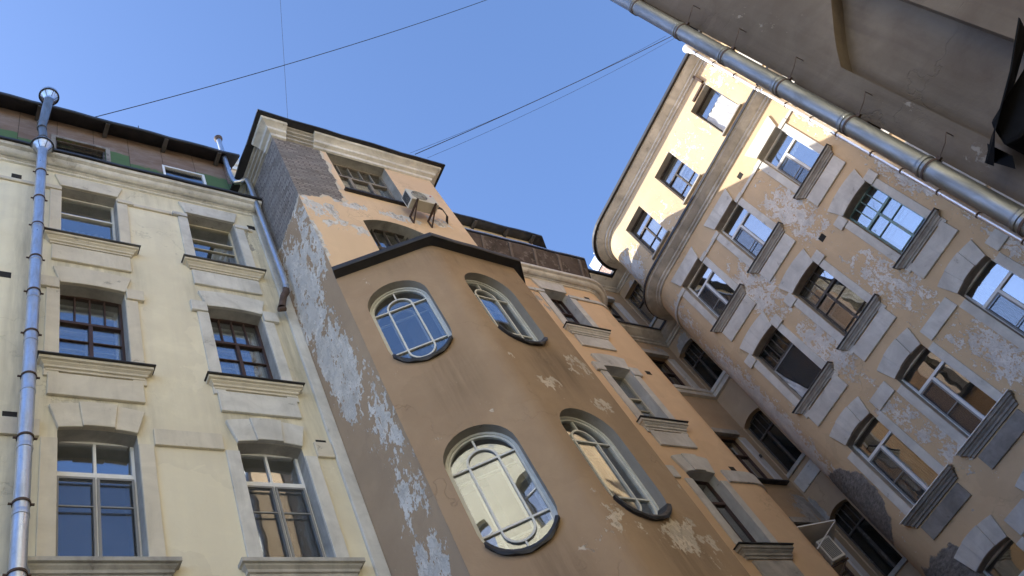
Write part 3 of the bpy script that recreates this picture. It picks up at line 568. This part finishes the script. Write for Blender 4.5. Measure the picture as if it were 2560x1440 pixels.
# ------------------------------------------------------------------ orange wing
E_=thing('wing_building','orange plastered wing with a rounded corner behind the brown bay','building',(14,9.6,GZ))
EY=8.88; FE=Fr(0,EY,0); HE=.46; uE=[12.2,15.1]
pE=[(TX1,EY),(16.75,EY)]+arcpts(16.75,EY+1,1,-90,0,10)[1:]+[(17.75,10.3)]
zE={3:(16.72,18.85),2:(12.66,15.0),1:(8.6,10.97),0:(4.3,6.7)}
holes=[arch(uc-HE,uc+HE,zs,zt,0 if r==3 else .045) for uc in uE for r,(zs,zt) in zE.items()]
em=MB().wall(FE,[(TX1,GZ),(16.75,GZ),(16.75,20.2),(TX1,20.2)],holes,.3)
for p,q in zip(pE[1:],pE[2:]): em.add([(*p,GZ),(*q,GZ),(*q,20.2),(*p,20.2)],[(0,1,2,3)])
em.build('wall','orange',E_,smooth=True,auto=30,mat2='grey_trim')
for uc in uE:
    for r,(zs,zt) in zE.items():
        if r==3: sp=dict(mat='brown_wood',tr=18.05,top=4,bot=2,rows=(.72,),trw=.07,label='dark wooden window on the top floor of the wing',curtain=(0,1,16.7,18.8))
        elif r==2: sp=dict(mat='cream_wood',tr=14.0,top=1,bot=2,rows=(.66,),label='cream framed window of the wing',curtain=(0,1,12.6,15))
        else: sp=dict(mat='brown_wood',tr=zt-.75,top=1,bot=2,trw=.08,label='dark framed window low on the wing',curtain=(.2,1,zs,zt-.8))
        mt=sp.pop('mat'); lb=sp.pop('label'); wn=window(E_,FE,uc-HE,uc+HE,zs,zt,mt,lb if uc>13 and r else None,depth=.27,**sp)
        bay_trim(FE,wn,uc,HE,zs,zt,max(1,r),'grey_trim','sill_grey' if r<2 else 'grey_trim',s_h=.28,jw=.24,pan=.5)
MB().sweep([(15.9,EY),(16.75,EY)]+arcpts(16.75,EY+1,1,-90,0,10)[1:],[(0,10.7),(.05,10.7),(.05,11.08),(0,11.08)]).build('string_course','grey_trim',E_,smooth=True,auto=30)
MB().sweep([(15.9,EY),(16.75,EY)]+arcpts(16.75,EY+1,1,-90,0,10)[1:],[(0,18.64),(.045,18.64),(.045,18.78),(0,18.78)]).build('string_course','grey_trim',E_,smooth=True,auto=30)
string(E_,FE,[(13.0,14.3)],10.7,11.08,.05,'grey_trim'); string(E_,FE,[(13.0,14.3)],18.64,18.78,.045,'grey_trim')
MB().sweep(pE,[(d,z-.22) for d,z in corA]).build('cornice','cornice',E_,smooth=True,auto=30)
pS=[(TX1,EY),(16.75,EY),(17.75,EY+1),(17.75,12)]
MB().sweep(pS,[(.22,19.86),(.56,20.54),(.59,20.53),(.59,20.61),(.56,20.63),(-.35,21.0),(-.35,19.9)],wob=.01).build('skirt_roof','roof',E_)
MB().sweep(pS,[(.2,19.72),(.55,20.47),(.55,20.53),(.18,19.8)]).build('soffit','soffit_red',E_)
MB().sweep(pS,[(.592,20.585),(.602,20.585),(.602,20.625),(.592,20.625)],wob=.01).build('edge_strip','galv',E_)
def rafter(x):
    m=MB(); F=Fr(x,EY,0); vs=[F.p(u,d,z) for u in(-.045,.045) for d,z in((.2,19.64),(.56,20.40),(.56,20.49),(.2,19.74))]
    m.add(vs,[(0,1,2,3),(7,6,5,4),(0,4,5,1),(1,5,6,2),(2,6,7,3),(3,7,4,0)]); m.build('rafter','rafter',E_)
for x in(10.98,11.95,12.95,13.95,14.87,15.82,16.7): rafter(x)
MB().box(W0,TX1+.05,16.7,-15,-8.95,19.2,20.2).build('roof_infill','roof',E_); MB().box(W0,TX1-.5,17.05,-14,-9.75,20.21,23.06).build('attic_light_block','cream',E_)  # unseen solid boxes added to stop sun leaking through the hollow wing
FE2=Fr(0,9.2,0)
MB().wall(FE2,[(TX1,20.8),(16.6,20.8),(16.6,23.12),(TX1,23.12)]).build('attic_wall','cream',E_)
MB().add
aw=MB(); aw.add([(16.6,9.2,20.8),(17.1,9.7,20.8),(17.1,9.7,23.1),(16.6,9.2,23.1),(17.1,14,20.8),(17.1,14,23.1)],[(0,1,2,3),(1,4,5,2)]); aw.build('attic_wall','cream',E_)
MB().sweep([(TX1-1,9.2),(16.7,9.2),(17.1,9.6),(17.1,13)],[(0,23.1),(.33,23.02),(.36,23.02),(.36,23.1),(-3.2,24.5),(-3.2,24.3)],wob=.01).build('roof','roof',E_)
for x in(11.5,12.8,14.1,15.4,16.5): MB().box(Fr(x,9.2,0),-.05,.05,.0,.32,22.96,23.07).build('rafter','soffit',E_)
for u,z in((16.45,18.9),(16.35,15.05),(16.45,11.2)): vent(E_,FE,u,z,.075,.06)
# ------------------------------------------------------------------ corner building (right)
B=thing('corner_building','ochre corner building with peeling paint, white window surrounds and a rounded end','building',(20,5,GZ))
BX=19.5; FB=Fr(BX,0,-PI/2)    # u = -y
arcB=arcpts(20.75,7.76,1.25,90,180,12)
uB=[-7.06,-4.93,-2.42]; HB=.53
zB={3:(16.48,18.62),2:(12.6,14.87),1:(8.6,10.97),0:(4.5,6.85),4:(20.42,22.36)}
holes=[arch(uc-(HB if r<4 else .5),uc+(HB if r<4 else .5),zs,zt,{1:.06,2:.04,0:.06}.get(r,0)) for uc in uB for r,(zs,zt) in zB.items()]
bm=MB().wall(FB,[(-7.76,GZ),(2.5,GZ),(2.5,23.2),(-7.76,23.2)],holes,.3)
pw=[(21.3,9.01)]+arcB
for p,q in zip(pw,pw[1:]): bm.add([(*p,GZ),(*q,GZ),(*q,23.2),(*p,23.2)],[(0,1,2,3)])
bm.build('wall','ochre',B,smooth=True,auto=30,mat2='sill_grey')
pvcT=dict(mat='pvc',top=1,bot=2,w=.06,trw=.075)
specB={(3,2):dict(pvcT,tr=17.98,screens=((.03,.47,16.55,17.92,17.2),),curtain=(0,1,18.0,18.6),label='white plastic window in the sunlit corner'),
 (3,1):dict(pvcT,tr=18.05,screens=((.03,.47,16.55,18.,17.2),),label='white plastic window reflecting the sky'),
 (3,0):dict(pvcT,tr=18.05,screens=((.03,.47,16.55,18.,17.2),),label='white plastic window next to the rounded end'),
 (2,2):dict(mat='turq',tr=14.15,top=4,bot=2,rows=(.22,.74),trw=.07,inner='turq',label='turquoise wooden window with four small upper lights'),
 (2,1):dict(mat='dark_wood',tr=14.15,top=4,bot=2,rows=(.25,.76),trw=.08,inner='grey_wood',curtain=(0,.5,12.6,14.8),label='dark wooden window with a pale cross bar'),
 (2,0):dict(mat='dark_wood',tr=14.15,top=5,bot=1,trw=.05,glass='glass_dark',label='window covered with grey mesh and torn film',screens=((.02,.98,12.65,14.1,None),)),
 (1,2):dict(pvcT,tr=10.35,screens=((.03,.47,8.7,10.3,9.5),),curtain=(0,.45,8.7,10.9),label='white plastic window reflecting roofs and sky'),
 (1,1):dict(pvcT,tr=10.35,screens=((.03,.47,8.7,10.3,9.5),),label='white plastic window above a black sill'),
 (1,0):dict(pvcT,tr=10.35,screens=((.03,.47,8.7,10.3,9.5),),curtain=(.55,1,8.7,10.9),label='white plastic window over the bare cement patch'),
 (4,2):dict(mat='dark_wood',tr=21.7,top=1,bot=2,trw=.07,label='attic window with white plastic film',w=.05),
 (4,1):dict(mat='dark_wood',tr=21.75,top=1,bot=2,rows=(.45,),trw=.07,label='brown attic window with muntins',w=.05,inner='white',curtain=(0,1,20.5,22.3)),
 (4,0):dict(mat='dark_wood',tr=21.8,top=1,bot=2,rows=(.5,),trw=.07,label='brown attic window near the rounded end',w=.05,curtain=(0,1,21.2,22.3))}
for ci,uc in enumerate(uB):
    for r,(zs,zt) in zB.items():
        sp=dict(specB.get((r,ci),specB[(1,ci)])); mt=sp.pop('mat'); lb=sp.pop('label')
        if r==0: sp.update(tr=6.2,screens=()); lb=None
        h=HB if r<4 else .5
        wn=window(B,FB,uc-h,uc+h,zs,zt,mt,lb,depth=.26,**sp)
        if r<4:
            bay_trim(FB,wn,uc,HB,zs,zt,max(1,r),'grey_trim','sill_mid' if r>1 else 'soot',s_h=.23 if r!=1 else .28,pan=.48 if r!=1 else .4,flash='sill_sheet' if r!=1 else 'pvc')
        else: MB().box(FB,uc-.56,uc+.56,-.26,.1,zs-.06,zs-.002).build('sill','sill_grey',wn)
        if (r,ci)==(4,2):
            s=MB(); n=24; vs=[]
            for i in range(n+1):
                t=i/n; uu=uc-.46+.92*t
                for j in range(9):
                    q=j/8; zz=zs+.06+1.2*q; vs.append(FB.p(uu,-.19+.02*math.sin(i*1.3+j*.8)+.015*math.sin(i*.5-j*1.7),zz))
            s.add(vs,[(i*9+j,(i+1)*9+j,(i+1)*9+j+1,i*9+j+1) for i in range(n) for j in range(8)]); s.build('plastic_film','film',wn,smooth=True,auto=80)
        if (r,ci)==(2,0):
            s=MB(); n=16; vs=[]
            for i in range(n+1):
                t=i/n; wd=.34*(1-t)**1.3+.02; zz=12.64+1.42*t
                for j in range(6): q=j/5; vs.append(FB.p(uc-.5+wd*q,-.185+.022*math.sin(j*2.2+i*.9)+.012*math.sin(i*1.7),zz))
            s.add(vs,[(i*6+j,i*6+j+1,i*6+j+7,i*6+j+6) for i in range(n) for j in range(5)]); s.build('torn_film','film',wn,smooth=True,auto=80)
gB=[(-7.76,uB[0]-.75),(uB[0]+.75,uB[1]-.75),(uB[1]+.75,uB[2]-.75),(uB[2]+.75,.0)]
string(B,FB,[(a+.11,b-.11) if b-a>.3 else (a,b) for a,b in gB[1:]],18.39,18.5,.045,'grey_trim')
string(B,FB,gB[1:],10.74,11.12,.055,'grey_trim'); string(B,FB,gB[1:],6.6,7.05,.055,'grey_trim')
tail=arcB+[(BX,7.06+.86)]
MB().sweep(arcB[2:]+[(BX,7.06+.87)],[(0,18.39),(.045,18.39),(.045,18.5),(0,18.5)]).build('string_course','grey_trim',B,smooth=True,auto=30)
recess=[(17.76,10.3),(21.3,10.3),(21.3,9.01)]
full=recess+arcB+[(BX,.26)]
corB=[(d,19.4+(z-19.35)*.62) for d,z in [(0,19.35),(.05,19.37),(.06,19.46),(.12,19.5),(.13,19.58),(.2,19.62),(.27,19.72),(.36,19.80),(.38,19.88),(.42,19.90),(.42,19.97),(.0,20.12)]]
MB().sweep(full,corB).build('middle_cornice','cornice_dirty',B,smooth=True,auto=28)
MB().sweep(full,[(.425,19.74),(.45,19.74),(.45,19.83),(.02,20.0),(.02,19.9),(.425,19.795)]).build('cornice_flashing','flash',B)
corU=[(d,22.98+(z-22.95)*.5) for d,z in [(0,22.95),(.05,22.97),(.06,23.06),(.14,23.1),(.15,23.2),(.24,23.24),(.32,23.36),(.42,23.42),(.44,23.52),(0,23.54)]]
MB().sweep(full,corU).build('upper_cornice','cornice',B,smooth=True,auto=28)
MB().sweep(full,[(-.3,23.3),(.5,23.28),(.52,23.24),(.55,23.25),(.55,23.36),(-4,25.2),(-4,25.0)],caps=False).build('roof','roof',B)
for y,z in((3.68,18.9),(3.74,15.05)): vent(B,FB,-y,z,.075,.075)
bd=MB(); bd.box(FB,-1.95,-1.87,0,.1,22.5,23.0); bd.box(FB,-2.6,-1.95,0,.06,22.42,22.5); bd.build('broken_bracket','rust',B)
# pilaster at the far right edge, seen through the gap beside the dark building
for k,z in enumerate((9.0,10.5,11.9,13.2,15.,16.8,18.6,20.4)): MB().box(FB,-.66,-.28,0,.06,z+.02,z+(1.28 if k%2 else 1.44)).build('quoin','grey_trim',B,bevel=.01)
# recess walls
FJ=Fr(21.3,0,-PI/2); FH=Fr(0,10.3,0)
jw=[(-10.36,-9.42,16.82,18.85,.1),(-10.36,-9.42,12.86,15.1,.12),(-10.36,-9.42,8.9,11.15,.12),(-10.36,-9.42,20.7,22.6,0),(-10.36,-9.42,4.9,7.1,.1)]
jw=[(a+.1,b,c,d,e) for a,b,c,d,e in jw]
jm=MB().wall(FJ,[(-10.3,GZ),(-9.01,GZ),(-9.01,23.2),(-10.3,23.2)],[arch(*q) for q in jw],.3)
hw=[(19.55,20.6,16.8,18.6),(19.6,20.6,12.55,14.55),(19.6,20.6,8.9,10.9),(19.35,20.4,20.4,22.1),(19.6,20.6,4.9,7.)]
jm.wall(FH,[(17.75,GZ),(21.3,GZ),(21.3,23.2),(17.75,23.2)],[arch(*q) for q in hw],.2); jm.build('recess_wall','recess',B)
for i,q in enumerate(jw): 
    wn=window(B,FJ,*q[:4],'dark_wood','dark wooden window deep in the recess' if i<4 else None,depth=.24,tr=q[3]-.7,top=4,bot=2,trw=.06,glass='glass_dark' if i!=3 else 'glass')
    MB().box(FJ,q[0]-.0,q[1]+.1,-.2,.07,q[2]-.12,q[2]-.003).build('sill','sill_grey' if i else 'grey_trim',wn)
    if i in(1,): MB().box(FJ,q[0]+.05,q[1]+.1,0,.04,q[2]-.75,q[2]-.3).build('apron_panel','grey_trim',wn)
for i,q in enumerate(hw):
    wn=window(B,FH,*q[:4],'brown_wood' if i!=3 else 'dark_wood',('window under a sooty lintel in the recess','brown window with white reveal in the recess','window with a dark lintel low in the recess','boarded window at the top of the recess',None)[i],depth=.16,tr=q[3]-.75,top=1,bot=2,trw=.07,glass='glass' if i else 'glass_dark',curtain=(0,1,q[2],q[3]-.3) if i in(1,2) else None)
    MB().box(FH,q[0]-.1,q[1]+.02,.002,.14,q[3]-.05,q[3]+.14).build('lintel','sill_grey' if i!=3 else 'cornice_dirty',wn)
    MB().box(FH,q[1]+.005,q[1]+.3,.0,.05,q[2]-.03,q[3]-.06).build('reveal','white_reveal' if i in(1,2) else 'grey_trim',wn)
    MB().box(FH,q[0]-.1,q[1]+.32,-.1,.16,q[2]-.09,q[2]-.035).build('sill','flash' if i else 'grey_trim',wn)
    if i==1: MB().lathe((q[1]+.15,10.2,13.6),[(0,-.05),(.035,-.045),(.045,0),(.035,.045),(0,.05)],12).build('camera_dome','flash',wn,smooth=True)
MB().sweep([(19.4,10.3),(21.3,10.3),(21.3,9.2)],[(0,16.45),(.1,16.47),(.12,16.6),(.16,16.62),(.16,16.7),(0,16.72)]).build('sill_course','grey_trim',B)
MB().box(W0,24,24.2,-14,-.3,GZ,25).build('rear_wall','recess',B)
MB().box(W0,17.06,17.9,-14,-10.32,19.5,23.1).build('gable_infill','recess',B)  # added block closing the gap where a wedge of sun came through
# ------------------------------------------------------------------ dark near building (upper right)
K=thing('gable_building','dark brown plastered building with a tall arched blind niche, looming at the right','building',(11,-3,GZ))
FK=Fr(9,0,-PI/2)  # u=-y
nic=[(.17,5.62),(1.18,5.62),(1.18,9.25),(1.02,9.1),(.87,8.93),(.68,8.74),(.49,8.55),(.33,8.37),(.17,8.16)]
MB().box(FK,-.31,-.2,-.3,-.004,7.32,8.75).build('corner_patch','dark_plaster',K,bevel=.02)
niches=[nic]+[[(u+2.4*k,z) for u,z in nic] for k in(1,2)]
km=MB().wall(FK,[(-.25,GZ),(6.2,GZ),(6.2,24),(-.25,24)],niches,.26)
for nn in niches: km.add([FK.p(u,-.26,z) for u,z in nn],[tuple(range(len(nn)))])
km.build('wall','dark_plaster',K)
MB().wall(Fr(19.48,.25,PI),[(0,GZ),(10.48,GZ),(10.48,24),(0,24)]).build('side_wall','ochre',K)
MB().box(W0,8.5,19.5,-.6,6.2,23.9,24.1).build('roof','roof',K)
aw=MB(); vs=[FK.p(1.26,.03,6.13),FK.p(.75,.10,5.88),FK.p(.2,.16,5.70),FK.p(-.06,.2,5.56),FK.p(1.3,.62,5.92),FK.p(.8,.7,5.60),FK.p(.25,.62,5.42),FK.p(-.05,.23,5.45)]
vs2=[v+Vector((0,0,-.02)) for v in vs]
aw.add(vs+vs2,[(0,1,5,4),(1,2,6,5),(2,3,7,6),(12,13,9,8),(13,14,10,9),(14,15,11,10),(4,5,13,12),(5,6,14,13),(6,7,15,14),(7,3,11,15),(1,0,8,9),(2,1,9,10),(3,2,10,11)])
aw.build('niche_awning','black',K)
fl=MB(); fl.add([FK.p(.12,.2,5.66),FK.p(-.03,.24,5.5),FK.p(.02,.28,5.18),FK.p(.12,.27,5.3),FK.p(.12,.21,5.66),FK.p(-.03,.25,5.5),FK.p(.02,.29,5.18),FK.p(.12,.28,5.3)],[(0,1,2,3),(7,6,5,4),(0,4,5,1),(1,5,6,2),(2,6,7,3),(3,7,4,0)]); fl.build('torn_flap','black',K)
lb=MB(); lb.prism(FK,[(.16,5.3),(.3,5.2),(1.25,5.2),(1.25,5.66),(.3,5.6)],.0,.5); lb.build('lamp_hood','black',K,bevel=.05)
# ------------------------------------------------------------------ buildings behind the camera (they light the court and show in the glass)
Mb=thing('court_building','pale yellow building closing the court, mirrored in the oval windows','building',(2,-7,GZ))
FM=Fr(9,-6.2,PI)
mh=[arch(u-.55,u+.55,z,z+2.2,.1) for u in(1.6,4.4,7.2,10,12.8) for z in(0,4.2,8.4,12.6,16.8)]
MB().wall(FM,[(0,GZ),(15,GZ),(15,23),(0,23)],mh,.3).build('wall','pale',Mb)
for q in mh: window(Mb,FM,q[0][0],q[1][0],q[0][1],q[0][1]+2.2,'pvc',None,tr=q[0][1]+1.6,top=1,bot=2)
MB().sweep([(9,-6.2),(-6,-6.2)],[(d,z+2.9) for d,z in corA]).build('cornice','cornice',Mb)
MB().box(W0,-6,9,6.3,10,23,23.2).build('roof','roof',Mb)
Lb=thing('added_side_building','unseen low building added on the left to shape the light in the court','building',(-7,1,GZ))  # added out of view; kept low to let sky light in
MB().wall(Fr(-6,-6.2,PI/2),[(0,GZ),(15.2,GZ),(15.2,7),(0,7)]).build('wall','dark_plaster',Lb)
MB().box(W0,-9,-6.0,-9,6.2,7,7.2).build('roof','roof',Lb)
# ------------------------------------------------------------------ drainpipes
def clamp(parent,x,y,z,r,back,mat='rust'):
    m=MB(); m.lathe((x,y,z),[(r+.002,-.018),(r+.012,-.018),(r+.012,.018),(r+.002,.018)],20); m.box(W0,x-r-.05,x+r+.05,-y-.012,-y+.012,z-.012,z+.012)
    d=Vector(back); m.tube([Vector((x,y,z))+d.normalized()*r,Vector((x,y,z))+d],.009,6); m.build('bracket',mat,parent)
P=thing('drainpipe','wide galvanised drainpipe with two hoppers at the left of the cream facade','drainpipe',(1.27,8.78,GZ),'drainpipes')
px,py=1.25,8.6; r=.098
pts=[(1.29,8.72,GZ+.1),(1.29,8.72,8.),(1.25,8.62,12.),(1.23,8.56,19.9)]
zb=[-1.5]+[1.2+1.2*i for i in range(16)]
m=MB(); m.tube([(1.30,8.74,z) if z<5 else (1.30-.035*min(1,(z-5)/13),8.74-.17*min(1,(z-5)/13),z) for z in[GZ+.05]+[.5+.75*i for i in range(27)]],r,24); 
cx=lambda z:(1.30-.035*max(0,min(1,(z-5)/13)),8.74-.17*max(0,min(1,(z-5)/13)))
for i in range(17):
    z=.3+1.22*i; x,y=cx(z); m.lathe((x,y,z),[(r,-.05),(r+.008,-.045),(r+.008,.0),(r+.003,.03),(r,.05)],24)
m.build('pipe','galv',P,smooth=True,auto=50)
for z in(7.9,9.02,10.25,11.6,12.7,13.9,15.0,16.2,17.3,18.5): x,y=cx(z); clamp(P,x,y,z,r,(0,.25,0),'rust')
x,y=cx(19.9)
MB().lathe((x,y,19.55),[(r,0),(r+.01,.05),(r+.012,.1),(.21,.30),(.222,.31),(.222,.37),(.20,.37),(.12,.33)],28).build('hopper','galv',P,smooth=True,auto=14)
m=MB(); m.tube([(x,y,20.),(x,y,20.55),(1.22,8.52,20.8),(1.24,8.48,21.1),(1.27,8.42,21.6),(1.31,8.36,22.2)],[.09,.09,.09,.092,.1,.1],22); m.build('upper_pipe','galv_dark',P,smooth=True,auto=60)
MB().lathe((1.31,8.35,22.2),[(.10,0),(.105,.03),(.2,.2),(.215,.21),(.215,.33),(.19,.33),(.1,.3)],28).build('hopper','galv',P,smooth=True,auto=14)
for (hx,hy,hz,r0,r1,hh) in((x,y,19.65,.112,.212,.2),(1.31,8.35,22.23,.107,.202,.17)):
    MB().lathe((hx,hy,hz+hh),[(r1+.01,-.012),(r1+.022,-.008),(r1+.022,.03),(r1+.01,.03)],28).build('hopper_rim','roof',P)
    for k in range(3):
        a=-2.2+k*.95; c,d=math.cos(a),math.sin(a); MB().tube([(hx+c*(r0+.004),hy+d*(r0+.004),hz),(hx+c*(r1+.004),hy+d*(r1+.004),hz+hh)],.006,6).build('seam','roof',P)
for z in(20.3,20.75,21.05): MB().lathe((1.225 if z>20.5 else x,8.52 if z>20.5 else y,z),[(.093,-.02),(.105,-.015),(.105,.015),(.093,.02)],20).build('band','galv_dark',P)
P2=thing('drainpipe','thin kinked galvanised drainpipe between the cream facade and the tower','drainpipe',(6.05,8.7,14),'drainpipes')
m=MB(); r=.068; Y=8.72
path=[(5.78,8.92,24.1),(5.76,8.9,21.75),(5.77,8.86,21.3),(5.8,8.82,21.12),(5.9,8.79,21.1),(6.0,8.75,21.22),(6.07,8.72,21.2),(6.09,8.7,21.0),(6.09,8.72,15.9),(6.07,8.73,15.72)]
m.tube(path[:8]+[(6.09,8.7,21-.4*i) for i in range(1,13)]+path[8:],r,16)
for i in range(14): m.lathe((6.09,8.71,20.7-.37*i),[(r,-.02),(r+.007,-.012),(r+.007,.012),(r,.02)],16)
for z in(23.,22.1): m.lathe((5.77,8.91,z),[(r,-.02),(r+.008,-.012),(r+.008,.012),(r,.02)],16)
m.build('pipe','galv',P2,smooth=True,auto=50)
MB().lathe((5.78,8.92,24.1),[(r,-.03),(r+.02,0),(.115,.06),(.12,.12),(.1,.12)],20).build('hopper','rust',P2,smooth=True)
MB().tube([(6.08,8.73,15.8),(6.06,8.74,15.66),(5.98,8.76,15.5),(5.90,8.78,15.2),(5.86,8.79,15.05)],[.07,.08,.075,.075,.085],14,cap=False).build('elbow','rust',P2,smooth=True,auto=60)
MB().tube([(5.93,8.78,15.03),(5.78,8.80,14.98)],[.06,.05],10).build('outlet','rust',P2,smooth=True)
P3=thing('drainpipe','thick dull zinc drainpipe on wire brackets beside the dark wall','drainpipe',(8.8,.4,GZ),'drainpipes')
r=.122; X,Y=8.8,.385; js=[16.6,15.25,13.95,12.63,11.25,10.03,8.74,7.42,6.14,4.85,3.55,2.25,.95,-.35]
m=MB(); m.tube([(X,Y,z) for z in(GZ,17.5,24)],r,28)
for z in js: m.lathe((X,Y,z),[(r,-.12),(r+.007,-.11),(r+.007,-.07),(r+.003,-.06),(r+.003,-.03),(r+.014,-.02),(r+.014,.02),(r+.003,.03),(r,.06)],28)
m.build('pipe','galv_dark',P3,smooth=True,auto=45)
for z in js:
    b=MB(); b.lathe((X,Y,z-.09),[(r+.004,-.016),(r+.014,-.016),(r+.014,.016),(r+.004,.016)],24); b.box(W0,X-.02,X+.02,-Y+r,-Y+r+.05,z-.115,z-.065)
    b.tube([(X,Y-r-.03,z-.09),(X-.01,Y-r-.2,z-.05),(X+.05,Y-r-.3,z+.06),(X+.22,Y-r-.3,z+.06)],.006,6); b.build('bracket','rust',P3)
P4=thing('drainpipe','slim bright zinc drainpipe running up the ochre facade','drainpipe',(19.3,1.2,GZ),'drainpipes')
r=.07; X,Y=19.32,1.2; js=[22.8,21.8,20.67,19.52,18.47,17.35,16.27,14.93,13.87,12.66,11.46,10.2,9,7.8,6.6]
m=MB(); m.tube([(X,Y,GZ),(X,Y,19.2),(X-.02,Y,19.4),(19.02,Y,19.75),(19.0,Y,23.2)],r,20)
for z in js: m.lathe((X if z<19.3 else 19.0,Y,z),[(r,-.03),(r+.008,-.02),(r+.008,.02),(r,.03)],20)
m.build('pipe','galv_bright',P4,smooth=True,auto=50)
for z in js: clamp(P4,X if z<19.3 else 19.0,Y,z+.1,r,(.18 if z<19.3 else .4,0,0),'rust')
MB().lathe((19.0,Y,23.1),[(r,0),(r+.02,.05),(.15,.25),(.16,.27),(.16,.42),(.14,.42)],20).build('hopper','white',P4,smooth=True,auto=30)
# ------------------------------------------------------------------ air conditioners
def aircon(name,label,F,uc,z0,w,h,dp,d0,grp,side=1):
    o=thing(name,label,'air conditioner',tuple(F.p(uc,d0+dp/2,z0)),grp)
    MB().box(F,uc-w/2,uc+w/2,d0,d0+dp,z0,z0+h).build('casing','ac',o,bevel=.02)
    m=MB(); D=d0+dp
    for k in range(9): m.box(F,uc-w/2-.006,uc-w/2+.004,d0+.04+k*(dp-.08)/9,d0+.04+k*(dp-.08)/9+.018,z0+.06,z0+h-.06)
    m.build('side_grille','grille',o)
    g=MB(); c=(uc-w*.12,z0+h/2); R=h*.4
    g.prism(F,[(c[0]+R*math.cos(2*PI*i/28),c[1]+R*math.sin(2*PI*i/28)) for i in range(28)],D-.002,D+.004); g.build('fan','grille',o)
    g=MB()
    for k in range(1,7):
        q=R*k/6; g.ring(F,[(c[0]+q*math.cos(2*PI*i/24),c[1]+q*math.sin(2*PI*i/24)) for i in range(24)],[(c[0]+(q-.008)*math.cos(2*PI*i/24),c[1]+(q-.008)*math.sin(2*PI*i/24)) for i in range(24)],D+.005,D+.014)
    for k in range(6): g.box(F,c[0]-.004,c[0]+.004,D+.012,D+.018,c[1]-R,c[1]+R) if k==0 else None
    g.box(F,c[0]-R,c[0]+R,D+.012,D+.018,c[1]-.004,c[1]+.004); g.build('fan_guard','ac',o)
    for s in(-.32,.34):
        b=MB(); b.box(F,uc+s*w-.02,uc+s*w+.02,.0,d0+dp+.04,z0-.05,z0-.005); b.box(F,uc+s*w-.02,uc+s*w+.02,.0,.03,z0-.35,z0-.05)
        b.add([F.p(uc+s*w+q,d,z) for q in(-.015,.015) for d,z in((.03,z0-.35),(d0+dp-.02,z0-.06),(d0+dp-.06,z0-.06),(.03,z0-.31))],[(0,1,2,3),(7,6,5,4),(0,4,5,1),(1,5,6,2),(2,6,7,3),(3,7,4,0)])
        b.build('bracket','rust',o)
    return o
ac=aircon('air_conditioner','beige air conditioner on rusty brackets under the top tower window',FTf,9.45,17.93,.78,.56,.3,.2,'air conditioners')
bg_=MB(); bg_.prism(FTf,[(9.73+.03*math.cos(2*PI*i/14),18.36+.03*math.sin(2*PI*i/14)) for i in range(14)],.5,.506); bg_.build('badge','red',ac)
for k in range(3):
    c=MB(); c.tube([FTf.p(9.83,.3,18.1+.05*k),FTf.p(9.98,.34,18.12+.06*k),FTf.p(10.15,.28,18.25+.03*k),FTf.p(10.3,.18,18.22-.05*k),FTf.p(10.36,.01,18.2-.06*k)],.014,8); c.build('hose','cable',ac,smooth=True)
ac2=aircon('air_conditioner','grey air conditioner under a small white hood at the rounded orange corner',Fr(17.57,9.31,math.radians(50)),0.15,8.42,.85,.6,.36,.12,'air conditioners')
FHd=Fr(17.57,9.31,math.radians(50))
m=MB(); m.add([FHd.p(u,d,z) for k in(0,.03) for u,d,z in((-.5,-.12,9.42+k),(.75,-.12,9.42+k),(.75,.75,9.12+k),(-.5,.75,9.12+k))],[(0,1,2,3),(7,6,5,4),(0,4,5,1),(1,5,6,2),(2,6,7,3),(3,7,4,0)]); m.tube([FHd.p(-.48,.73,9.12),FHd.p(-.48,-.05,8.75)],.014,6); m.build('hood','white',ac2)
# ------------------------------------------------------------------ chimney, rods, cables
ch=thing('chimney','galvanised chimney box with a red brick core behind the wing roof','chimney',(22.6,10.6,22.5))
MB().box(W0,21.95,22.45,-10.68,-10.16,23.4,25.45).build('brick_core','chim',ch)
m=MB(); m.box(W0,21.9,22.5,-10.73,-10.10,25.4,26.05); m.box(W0,21.9,21.94,-10.73,-10.66,24.2,25.4); m.box(W0,21.9,21.95,-10.16,-10.06,23.6,25.42); m.build('sheet_hood','galv',ch)
MB().tube([(22.2,10.3,26.0),(22.2,10.3,26.5)],.05,8).build('flue','galv',ch)
for i,(u,d,z) in enumerate(((3.55,8.9,.55),(3.78,8.95,.3))):
    tag(MB().tube([(u,d,22.95),(u,d,22.95+z)],.012,6).build('antenna_rod','cable'),('taller' if i==0 else 'shorter')+' thin rod standing on the edge of the cream building roof','rod','roof rods')
def cable(a,b,label,r=.012,sag=.3,n=24,grp='overhead cables'):
    a,b=Vector(a),Vector(b); m=MB(); m.tube([a.lerp(b,i/n)-Vector((0,0,sag*4*(i/n)*(1-i/n))) for i in range(n+1)],r,6)
    return tag(m.build('cable','cable'),label,'cable',grp)
cable((2.38,8.8,22.95),(15.4,1.9,29.),'long cable rising from the cream building roof to the top edge',.011,.5)
D=Vector((.61215,.0352,.7899)); e=D*(23.4/.79)
cable((10.35,6.8,21.42),e,'thickest of the three cables between the tower and the ochre building',.011,.12)
cable((10.2,6.8,21.42),e+Vector((0,.1,.3)),'upper thin cable of the three leaving the tower roof',.0045,.3)
cable((10.75,6.8,21.42),e+Vector((0,-.1,-.3)),'lower thin cable of the three leaving the tower roof',.0045,.25)
cable((6.68,6.95,21.6),(5.9,3.7,24.6),'thin hanging wire above the corner of the tower roof',.0045,.0)
